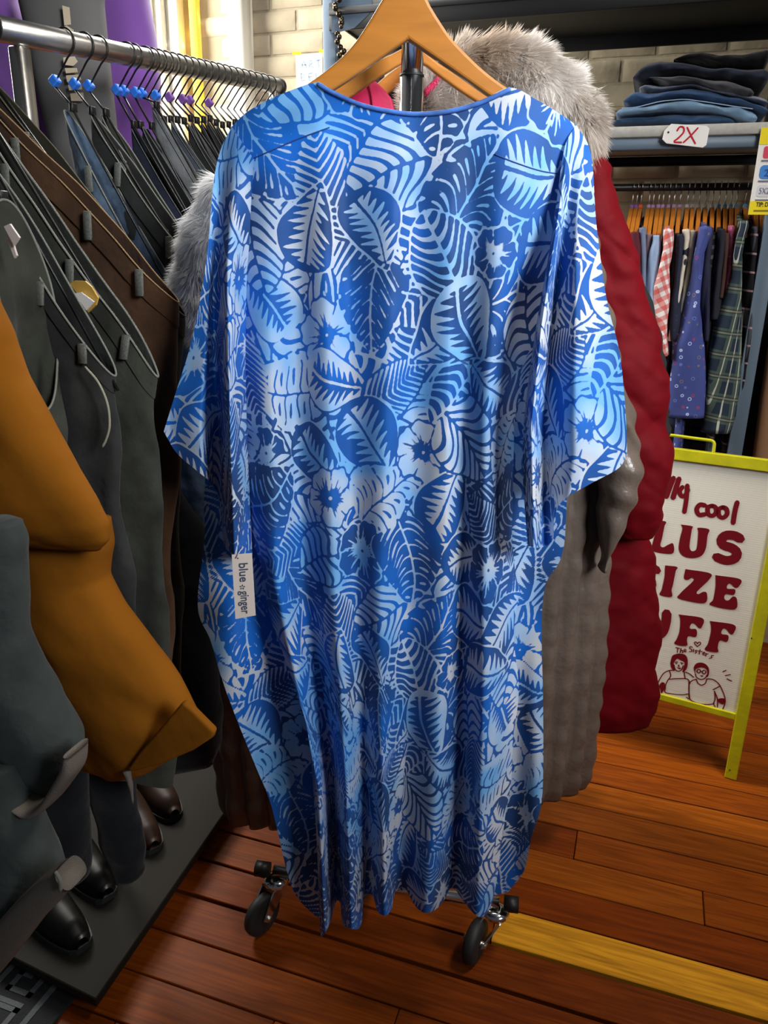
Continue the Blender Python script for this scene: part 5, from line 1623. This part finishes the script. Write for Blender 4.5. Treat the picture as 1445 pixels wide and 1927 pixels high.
def trousers(y, mt, label, waist=0.46, ang=54.5, A=None, lenL=1.05, lenR=0.80, thick=0.016, gap=0.0, edge=None, loops=True, seed=0, hang=True, marker=None, drop=0.098, hook_label=None, sway=0.0, AB=None, er=0.0022, bar=True):
    rp_ = RN + (RF - RN) * ((y - RN[1]) / (RF[1] - RN[1]))
    zr = rp_[2]
    if AB is not None:
        A = onY(float(AB[0][0]), float(AB[0][1]), y); B_ = onY(float(AB[1][0]), float(AB[1][1]), y)
        waist = float(np.linalg.norm(B_ - A)); ang = math.degrees(math.atan2(A[2] - B_[2], B_[0] - A[0]))
    if A is None:
        A = np.array([XR + 0.004, y, zr - drop])
    A = np.array(A, float); A[1] = y
    a = math.radians(ang)
    wd = np.array([math.cos(a), 0, -math.sin(a)])
    B = A + wd * waist
    t = thing('trousers', label, 'trousers', (A[0] + 0.14, y, 0.35), 'trousers on the rail')
    n, N = 70, 64
    f = np.linspace(0, 1, n)
    th = np.linspace(0, 2 * math.pi, N, endpoint=False)
    cs = np.sign(np.cos(th)) * np.abs(np.cos(th)) ** 0.85
    sn = np.sin(th)
    g = np.random.default_rng(seed + 50)
    p1, p2, p3 = g.random(3) * 6

    def ring(k, grow=0.0):
        fk = f[k]
        L_ = A + np.array([-0.015 * fk + 0.01 * math.sin(4 * fk + p1), 0, -lenL * fk])
        R_ = B + np.array([sway * fk - 0.05 * fk * fk + 0.012 * math.sin(5 * fk + p2), 0, -lenR * fk])
        c = (L_ + R_) / 2; h = (R_ - L_) / 2
        tk = thick * (0.75 + 0.7 * min(1, fk * 5) - 0.25 * fk) + gap * max(0, 1 - fk * 4)
        groove = 1 - 0.45 * np.exp(-(cs / 0.18) ** 2) * min(1, max(0, (fk - 0.2) * 4))
        fold = 0.004 * np.sin(cs * 9 + p3 + fk * 3) * min(1, fk * 3) + 0.003 * np.sin(cs * 4 + fk * 11 + p1)
        q = c + np.outer(cs, h) * (1 + grow / np.linalg.norm(h))
        q[:, 1] += (tk + grow) * sn * groove + fold
        q[:, 1] += 0.012 * (vn(q[:, 0] * 16 + p1, q[:, 2] * 9 + p2, seed) - 0.5) + 0.006 * (vn(q[:, 0] * 45 + p1, q[:, 2] * 30 + p2, seed + 7) - 0.5) * min(1, fk * 8)
        # crumples near the hips
        q[:, 0] += 0.004 * math.sin(fk * 19 + p2)
        return q
    W = np.array([ring(k) for k in range(n)])
    mk('legs', W.reshape(-1, 3), [gridF(N, n, True)[:, ::-1]], mt, t)
    # waistband: a slightly larger band round the top
    kb = 3
    wbV = np.array([ring(0, 0.002), ring(kb // 2, 0.0028), ring(kb, 0.0024)])
    wb = mk('waistband', wbV.reshape(-1, 3), [gridF(N, 3, True)[:, ::-1]], mt, t)
    q = ring(0, 0.0024)
    MB().tube(q, er, 6, closed=True).build('waist_edge', edge or M['denim_edge'], t)
    if loops:
        for fr in (0.22, 0.55, 0.85):
            top = A + wd * waist * fr
            k = int(np.argmin(np.abs(cs - (fr * 2 - 1)) + (sn > 0) * 9))
            p0, p1_ = ring(0, 0.005)[k], ring(kb, 0.0055)[k]
            b = MB().box((p0 + p1_) / 2 + [0, -0.002, 0], (0.013, 0.005, np.linalg.norm(p1_ - p0) * 1.02), ax=np.array([[1, 0, 0], [0, 1, 0], (p0 - p1_) / np.linalg.norm(p0 - p1_)]), bev=0.0012)
            b.build('belt_loop', M['belt_loop'], wb)
    if hang:
        hk = []
        for a2 in np.linspace(200, -60, 16):
            a2 = math.radians(a2)
            hk.append(rp_ + np.array([0.0215 * math.cos(a2), 0, 0.0215 * math.sin(a2)]))
        nk_ = rp_ + np.array([-0.030, 0, -0.064])
        ht_ = thing('trouser_hanger', hook_label or ('black wire hanger of the ' + label), 'hanger', (rp_[0], y, zr - 0.5), 'black wire trouser hangers')
        hk += [rp_ + np.array([0.004, 0, -0.024]), nk_]
        MB().tube(np.array(hk), 0.0017, 7).build('hook', M['black_wire'], ht_)
        MB().tube([nk_, A + [-0.004, 0, 0.012], A + wd * waist * (0.97 if bar else 0.1) + [0, 0, -0.03]], 0.0022, 7).build('bar', M['black_wire'], ht_)
        MB().box(A + [0.002, 0, 0.006], (0.007, 0.014, 0.014), bev=0.001).build('clip', M['black_wire'], ht_)
        if marker is not None:
            MB().box(nk_ + [0.004, -0.001, 0.006], (0.016, 0.014, 0.016), ax=[[.8, 0, .6], [0, 1, 0], [-.6, 0, .8]], bev=0.002).build('size_marker', marker, ht_, smooth=False)
    return t, ring, A, B


D = {'blue': denim('faded_blue_denim', lin(96, 116, 140), 0.5), 'char': denim('charcoal_denim', lin(46, 47, 46), 0.3), 'grey': denim('grey_green_denim', lin(56, 58, 51), 0.3), 'olive': denim('dark_olive_twill', lin(50, 46, 34), 0.15),
     'brown': denim('brown_corduroy', lin(78, 54, 36), 0.15), 'navy': denim('navy_denim', lin(38, 42, 58), 0.25), 'black': denim('black_denim', lin(28, 28, 30), 0.2), 'pale': denim('pale_grey_denim', lin(136, 138, 140), 0.3), 'mid': denim('mid_grey_denim', lin(76, 82, 92), 0.3)}
# far trousers first (right to left along the rail), each with its own hanger
FAR = [(120, 'blue', 'blue'), (157, 'char', 'blue'), (184, 'grey', 'blue'), (237, 'navy', 'blue'), (250, 'black', 'blue'), (272, 'char', 'blue'), (284, 'pale', 'blue'), (297, 'navy', None), (310, 'mid', 'blue'), (323, 'black', None),
       (336, 'char', 'purple'), (349, 'mid', None), (361, 'black', 'purple'), (374, 'black', 'purple'), (386, 'char', None), (398, 'black', None), (410, 'black', 'purple'), (422, 'navy', None), (434, 'black', None), (446, 'char', None),
       (458, 'black', None), (470, 'black', None), (482, 'char', None), (494, 'black', None), (506, 'black', None)]
NMS = {'blue': 'faded blue whiskered jeans', 'char': 'charcoal jeans', 'grey': 'grey green jeans', 'navy': 'dark navy jeans', 'black': 'black jeans', 'pale': 'pale grey jeans', 'mid': 'mid grey jeans'}
for i, (px, c, mk_) in enumerate(FAR):
    p = rail_pt(px)
    mcol = {'blue': M['blue_plastic'], 'purple': M['purple_plastic'], None: None}[mk_]
    dr_ = 0.086 if i == 6 else (0.125 if i in (3, 4, 5) else 0.10 + 0.012 * rt_.random())
    lb = '%s, %s pair along the rail beyond the square upright' % (NMS[c], ORD[i])
    hl = 'black wire hanger %s, %s along the rail beyond the square upright' % ('with a %s size marker' % mk_ if mk_ else 'without size marker', ORD[i])
    trousers(p[1], D[c], lb, waist=rt_.uniform(0.40, 0.48), ang=rt_.uniform(52, 58), lenL=rt_.uniform(0.95, 1.15), lenR=rt_.uniform(0.72, 0.86), thick=0.012 if i > 6 else 0.019, seed=i, marker=mcol, hook_label=hl,
             loops=i < 3, edge=M['denim_edge'] if i < 3 else M['far_edge'], er=0.0014 if i < 3 else 0.001, drop=dr_, gap=0.010 if i in (0, 1, 2) else 0.0)
# near trousers, hung on the part of the rail left of the frame
trousers(1.07, D['olive'], 'dark olive trousers between the brown pair and the faded blue jeans', AB=((-22, 150), (330, 592)), seed=101, edge=mat('olive_edge', lin(88, 84, 66), 0.9), er=0.0012, hook_label='black wire hanger of the dark olive trousers at the left edge', lenR=0.78, gap=0.006)
trousers(1.005, D['brown'], 'brown trousers with tan top stitching at the left', AB=((-44, 176), (316, 566)), seed=102, edge=M['denim_edge_tan'], er=0.0012, hook_label='black wire hanger of the brown trousers at the left edge', lenR=0.80, gap=0.004)
t4, ring4, A4, B4 = trousers(0.945, D['grey'], 'grey jeans with pale seams and belt loops in front of the brown trousers', AB=((-44, 190), (300, 706)), seed=103, thick=0.02, er=0.0018, hook_label='black wire hanger of the grey jeans with pale seams', lenR=0.72)
t5, ring5, A5, B5 = trousers(0.885, D['char'], 'dark charcoal jeans with a tan leather back patch', AB=((-30, 285), (226, 706)), seed=104, thick=0.018, gap=0.008, er=0.0016, hook_label='black wire hanger of the jeans with the tan patch', lenR=0.55, lenL=0.9)
t6, ring6, A6, B6 = trousers(0.82, D['grey'], 'slouching grey jeans with a wide open waist at the left edge', AB=((4, 380), (104, 772)), seed=105, thick=0.020, gap=0.030, er=0.0018, bar=False, hook_label='black wire hanger of the slouching open-waisted jeans', lenR=0.42, lenL=0.7)
# patches, pockets and labels on the near trousers
def quad_on_y(name, pts, y, mt, parent, th=0.003):
    q = np.array(pts, float)
    MB().extr(onY(q[:, 0], q[:, 1], y), (0, -1, 0), th).build(name, mt, parent, smooth=False)


quad_on_y('leather_patch', [(131, 534), (140, 528), (160, 529), (172, 540), (184, 560), (180, 574), (166, 588), (160, 580), (148, 556)], 0.862, M['leather_patch'], t5)
quad_on_y('paper_label', [(140, 552), (152, 550), (176, 568), (162, 584)], 0.858, M['card'], t5)
quad_on_y('brand_label', [(7, 426), (18, 421), (36, 447), (26, 462)], 0.775, M['tag_card'], t6)
quad_on_y('brand_label', [(12, 448), (20, 446), (31, 481), (27, 486)], 0.779, M['tag_card'], t6)
dr = spline([(160, 690), (185, 720), (202, 760), (206, 800), (200, 826), (192, 842)], 30)
MB().tube(onY(dr[:, 0], dr[:, 1], 0.855), 0.0018, 7).build('drawstring', M['lining'], t5)

# ochre canvas trousers slung over the near end
def onYp(Y):
    return lambda x, y: onY(x, y, Y)


oc = thing('canvas_trousers', 'ochre canvas work trousers with rolled cuffs slung over the near end of the rack', 'trousers', tuple(onY(260, 1440, 0.765)))
od = lambda a, z, th: 0.006 * np.sin(a * 26 + z * 9) + 0.016 * (vn(a * 9 + 4, z * 9, 41) - 0.5) + 0.008 * (vn(a * 24 + 4 + z * 8, z * 20, 43) - 0.5)
loft_px('upper_leg', [(560, -140, -30, 1, 0), (640, -140, 2, 1, 20), (700, -140, 34, 1, 30), (800, -140, 92, 1, 30), (880, -130, 138, 1, 20), (940, -120, 180, 1, 10), (985, -110, 205, .9, 10), (1012, -60, 206, .6, 20), (1026, 30, 190, .3, 20)],
        onYp(0.72), 0.045, M['ochre'], oc, disp=od, N=80, n=90, ddir=(0, 1, 0))
loft_px('lower_leg', [(980, 30, 205, .8, 0), (1030, 46, 209, 1, 0), (1090, 48, 200, 1, 0), (1150, 52, 232, 1, 0), (1230, 66, 290, 1, 0), (1300, 84, 344, 1, 0), (1350, 100, 384, 1, 0), (1390, 120, 404, .9, -40), (1420, 150, 370, .8, -40), (1446, 200, 300, .6, -20)],
        onYp(0.765), 0.045, M['ochre'], oc, disp=od, N=90, n=100, ddir=(0, 1, 0))
cu = np.array([(236, 1452), (262, 1416), (300, 1372), (342, 1322), (362, 1338), (402, 1378), (398, 1390), (362, 1414), (300, 1440), (250, 1453)], float)
o = MB().extr(onY(cu[:, 0], cu[:, 1], 0.712), (0, -1, 0), 0.012).build('cuff', M['ochre'], oc); bevel(o, 0.004)
fr_ = spline([(238, 1450), (246, 1480), (250, 1512)], 8)
MB().tube(onY(fr_[:, 0], fr_[:, 1], 0.72), [0.006, 0.005, 0.004, 0.004, 0.003, 0.002, 0.002, 0.001], 6).build('frayed_thread', M['cuff'], oc)

# pale grey blue jeans with turned-up cuffs in the lower left corner
pj = thing('cuffed_jeans', 'washed grey blue jeans with pale turned-up cuffs in the lower left corner', 'jeans', tuple(onY(30, 1800, 0.6)))
M['pjd'] = denim('washed_grey_denim', lin(68, 75, 74), 0.25)
pd = lambda a, z, th: 0.006 * np.sin(a * 30 + z * 7) + 0.014 * (vn(a * 10 + 14, z * 8, 51) - 0.5) + 0.008 * (vn(a * 26 + 14, z * 22 + a * 9, 53) - 0.5)
loft_px('leg', [(985, -150, 40, .8, 0), (1020, -150, 50, 1, 0), (1120, -150, 50, 1, 0), (1200, -150, 56, 1, 0), (1260, -140, 76, 1, 0), (1330, -120, 98, 1, 0), (1390, -90, 132, 1, 0), (1450, -40, 140, .9, -30), (1490, 20, 118, .7, -30), (1516, 50, 90, .5, -10)],
        onYp(0.64), 0.04, M['pjd'], pj, disp=pd, N=80, n=90, ddir=(0, 1, 0))
loft_px('leg', [(1440, -160, 20, 1, 0), (1500, -160, 42, 1, 0), (1560, -160, 66, 1, 0), (1620, -150, 90, 1, 0), (1660, -150, 104, 1, 0), (1710, -150, 84, .9, -60), (1760, -140, 40, .8, -60)],
        onYp(0.60), 0.045, M['pjd'], pj, disp=pd, N=80, n=80, ddir=(0, 1, 0))


def cuff(path, rad, Y, name='cuff'):
    q = spline(path, 30)
    C = onY(q[:, 0], q[:, 1], Y)
    r = np.interp(np.linspace(0, 1, 30), np.linspace(0, 1, len(rad)), rad)
    T = np.gradient(C, axis=0); T /= np.linalg.norm(T, axis=1)[:, None]
    Nn = np.cross(T, [0, 1.0, 0]); Nn /= np.linalg.norm(Nn, axis=1)[:, None]
    th = np.linspace(0, 2 * math.pi, 24, endpoint=False)
    W = C[:, None] + (r[:, None] * np.cos(th)[None])[..., None] * Nn[:, None] + (0.020 * np.sign(np.sin(th)) * np.abs(np.sin(th)) ** 0.4)[None, :, None] * np.array([0, 1.0, 0])
    mk(name, W.reshape(-1, 3), [gridF(24, 30, True), np.array([[k for k in range(24)]]), np.array([[29 * 24 + 23 - k for k in range(24)]])], M['cuff'], pj)


cuff([(40, 1506), (66, 1520), (92, 1508), (118, 1474), (138, 1440), (143, 1408)], [0.003, 0.0045, 0.005, 0.006, 0.007, 0.004], 0.60)
cuff([(-40, 1826), (10, 1768), (60, 1708), (96, 1672), (118, 1652), (134, 1642)], [0.024, 0.023, 0.021, 0.019, 0.018, 0.014], 0.56)
b = spline([(104, 1640), (112, 1656), (114, 1676)], 12)
MB().tube(onY(b[:, 0], b[:, 1], 0.535), 0.0022, 6).build('cuff_seam', M['denim_edge'], pj)
# dark jeans legs that hang lowest
dj = thing('dark_jeans', 'dark indigo jeans legs hanging low beside the platform shoes', 'jeans', tuple(onY(200, 1640, 1.0)))
M['djd'] = denim('dark_indigo_denim', lin(24, 29, 34), 0.25)
loft_px('leg', [(1300, 120, 250, 1, 0), (1400, 160, 252, 1, 0), (1500, 190, 250, 1, 0), (1600, 205, 262, 1, 0), (1646, 228, 266, .7, 0)], onYp(1.02), 0.03, M['djd'], dj, disp=pd, N=50, n=60, ddir=(0, 1, 0))
loft_px('leg', [(1380, 40, 150, 1, 0), (1480, 60, 160, 1, 0), (1560, 80, 164, 1, 0), (1640, 110, 164, 1, 0), (1652, 120, 160, .6, 0)], onYp(0.86), 0.03, M['djd'], dj, disp=pd, N=50, n=60, ddir=(0, 1, 0))
# big charcoal jeans filling the gap between rail and kaftan
bj = thing('wide_black_jeans', 'wide black jeans hanging behind the ochre trousers beside the kaftan', 'jeans', tuple(onY(300, 1400, 1.1)))
loft_px('legs', [(700, 100, 330, .7, 60), (800, 90, 338, 1, 30), (900, 120, 330, 1, 0), (1000, 150, 390, 1, 0), (1150, 170, 395, 1, 0), (1300, 200, 404, 1, 0), (1400, 240, 410, 1, 0), (1440, 260, 400, .7, 0)], onYp(1.13), 0.04, D['black'], bj, disp=pd, N=60, n=80, ddir=(0, 1, 0))

# ------------------------------------------------------------------ shoes on the platform
def shoe(px, py, ln, head, mt, label, z=PLZ):
    """low shoe, toe at the pixel, heel away along heading"""
    c = onZ(float(px), float(py), z)
    hd = np.array([math.cos(head), math.sin(head), 0]); sd = np.array([-hd[1], hd[0], 0])
    t = thing('shoe', label, 'shoe', (c[0], c[1], z), 'shoes on the platform')
    n, N = 30, 24
    f = np.linspace(0, 1, n); th = np.linspace(0, 2 * math.pi, N, endpoint=False)
    wv = 0.046 * np.clip(np.sin(np.clip(f * 1.15 + 0.06, 0, 1.2) * 2.5), 0, 1) ** 0.5 * (1 - 0.18 * f)
    wv[0] = 0.012; wv[-1] = 0.02
    ht = np.interp(f, [0, .1, .3, .5, .7, 1], [0.020, 0.042, 0.052, 0.078, 0.098, 0.092])
    W = np.empty((n, N, 3))
    for i in range(n):
        base = c + hd * ln * f[i]
        yy = np.sin(th); W[i] = base + np.outer(np.cos(th) * wv[i], sd) + np.outer(0.014 + np.clip(yy, 0, 1) ** 0.8 * ht[i], [0, 0, 1.0])
    mk('upper', W.reshape(-1, 3), [gridF(N, n, True), np.array([[k for k in range(N)]]), np.array([[(n - 1) * N + N - 1 - k for k in range(N)]])], mt, t)
    out = [c + hd * ln * f[i] + sd * (wv[i] + 0.003) for i in range(n)] + [c + hd * ln * f[i] - sd * (wv[i] + 0.003) for i in range(n)][::-1]
    MB().extr([p + np.array([0, 0, 0.014]) for p in out], (0, 0, 1), 0.014).build('sole', M['rubber'], t, smooth=False)
    return t


shoe(158, 1790, 0.28, math.radians(160), M['leather'], 'black round-toed leather shoe nearest the platform corner')
shoe(205, 1695, 0.28, math.radians(155), M['leather'], 'black leather shoe behind the one at the platform corner')
shoe(292, 1605, 0.27, math.radians(150), M['leather_brown'], 'dark brown leather shoe further back on the platform')
shoe(330, 1545, 0.27, math.radians(150), M['leather_brown'], 'dark brown leather shoe furthest back on the platform')

# ------------------------------------------------------------------ rug with a Greek key border
rc = onZ(100.0, 1860.0, 0.0)
rg_ = thing('rug', 'charcoal rug with a grey Greek key border in the lower left corner', 'rug', (rc[0] - 0.3, rc[1] - 0.2, 0))
rx, ry = onZ(98.0, 1927.0, 0.01)[0], onZ(100.0, 1830.0, 0.01)[1]
MB().box((rx - 0.35, ry - 0.55, 0.004), (0.7, 1.3, 0.008), bev=0.002).build('pile', M['rug'], rg_, smooth=False)
MB().box((rx - 0.052, ry - 0.55, 0.0088), (0.012, 1.3, 0.0012)).build('border_line', M['rug_key'], rg_, smooth=False)
for k in range(12):
    b = MB()
    y0 = ry + 0.02 - k * 0.11
    for (x0, y0_, x1, y1_) in ((0, 0, .08, 0), (.08, 0, .08, -.075), (.08, -.075, .03, -.075), (.03, -.075, .03, -.04), (.03, -.04, .052, -.04), (0, 0, 0, -.10), (0, -.10, .08, -.10)):
        cx, cy = (x0 + x1) / 2, (y0_ + y1_) / 2
        b.box((rx - 0.165 + cx, y0 + cy, 0.0088), (abs(x1 - x0) + 0.011, abs(y1_ - y0_) + 0.011, 0.0012))
    o = b.build('key_motif', M['rug_key'], rg_, smooth=False); o['kind'] = 'stuff'

# ------------------------------------------------------------------ sweaters hanging behind the rail, by the window
G = lambda s: (lambda x, y: K(x, y, s))
wd_ = lambda a, z, th: 0.012 * np.sin(a * 34 + z * 3) + 0.012 * (vn(a * 9, z * 9, 61) - 0.5)
pu = thing('purple_sweater', 'purple fleece sweater hanging behind the rail next to the window', 'sweater', tuple(K(220, 400, 2.0)))
loft_px('body', [(-160, 150, 250, .6, 0), (-80, 140, 262, 1, 0), (0, 140, 272, 1, 0), (60, 150, 282, 1, 0), (120, 160, 286, 1, 0), (250, 170, 290, 1, 0), (420, 170, 290, 1, 0)], G(2.0), 0.06, M['purple'], pu, disp=wd_, N=80, n=70)
p2 = thing('purple_sweater', 'second purple fleece sweater at the far left behind the square upright', 'sweater', tuple(K(50, 420, 1.86)))
loft_px('body', [(-160, -60, 20, .6, 0), (0, -70, 24, 1, 0), (90, -40, 60, 1, 0), (180, 0, 96, 1, 0), (260, 20, 104, 1, 0), (420, 30, 110, 1, 0)], G(1.86), 0.05, M['purple'], p2, disp=wd_, N=70, n=70)
gj = thing('grey_jacket', 'grey fleece jacket with beige lettering down the front behind the rail', 'jacket', tuple(K(140, 420, 1.78)))
loft_px('body', [(-160, 60, 180, .6, 0), (-60, 40, 196, 1, 0), (0, 34, 190, 1, 0), (60, 48, 196, 1, 0), (140, 62, 204, 1, 0), (230, 84, 214, 1, 0), (300, 100, 220, 1, 0), (420, 110, 226, 1, 0)], G(1.80), 0.05, M['grey_fleece'], gj, disp=lambda a, z, th: 0.004 * np.sin(a * 20), N=80, n=70)
for q in ([(117, 10), (130, 14), (133, 46), (121, 48)], [(119, 50), (126, 48), (138, 56), (137, 66), (122, 64)], [(119, 108), (140, 106), (146, 116), (138, 124), (120, 122)], [(122, 128), (144, 128), (146, 136), (124, 138)], [(124, 142), (150, 140), (152, 150), (126, 154)],
          [(128, 160), (152, 158), (154, 168), (130, 170)], [(132, 176), (156, 174), (158, 190), (134, 190)]):
    qq = np.array(q, float)
    MB().extr(K(qq[:, 0], qq[:, 1], 1.738), -FH, 0.002).build('lettering', M['beige_ink'], gj, smooth=False)
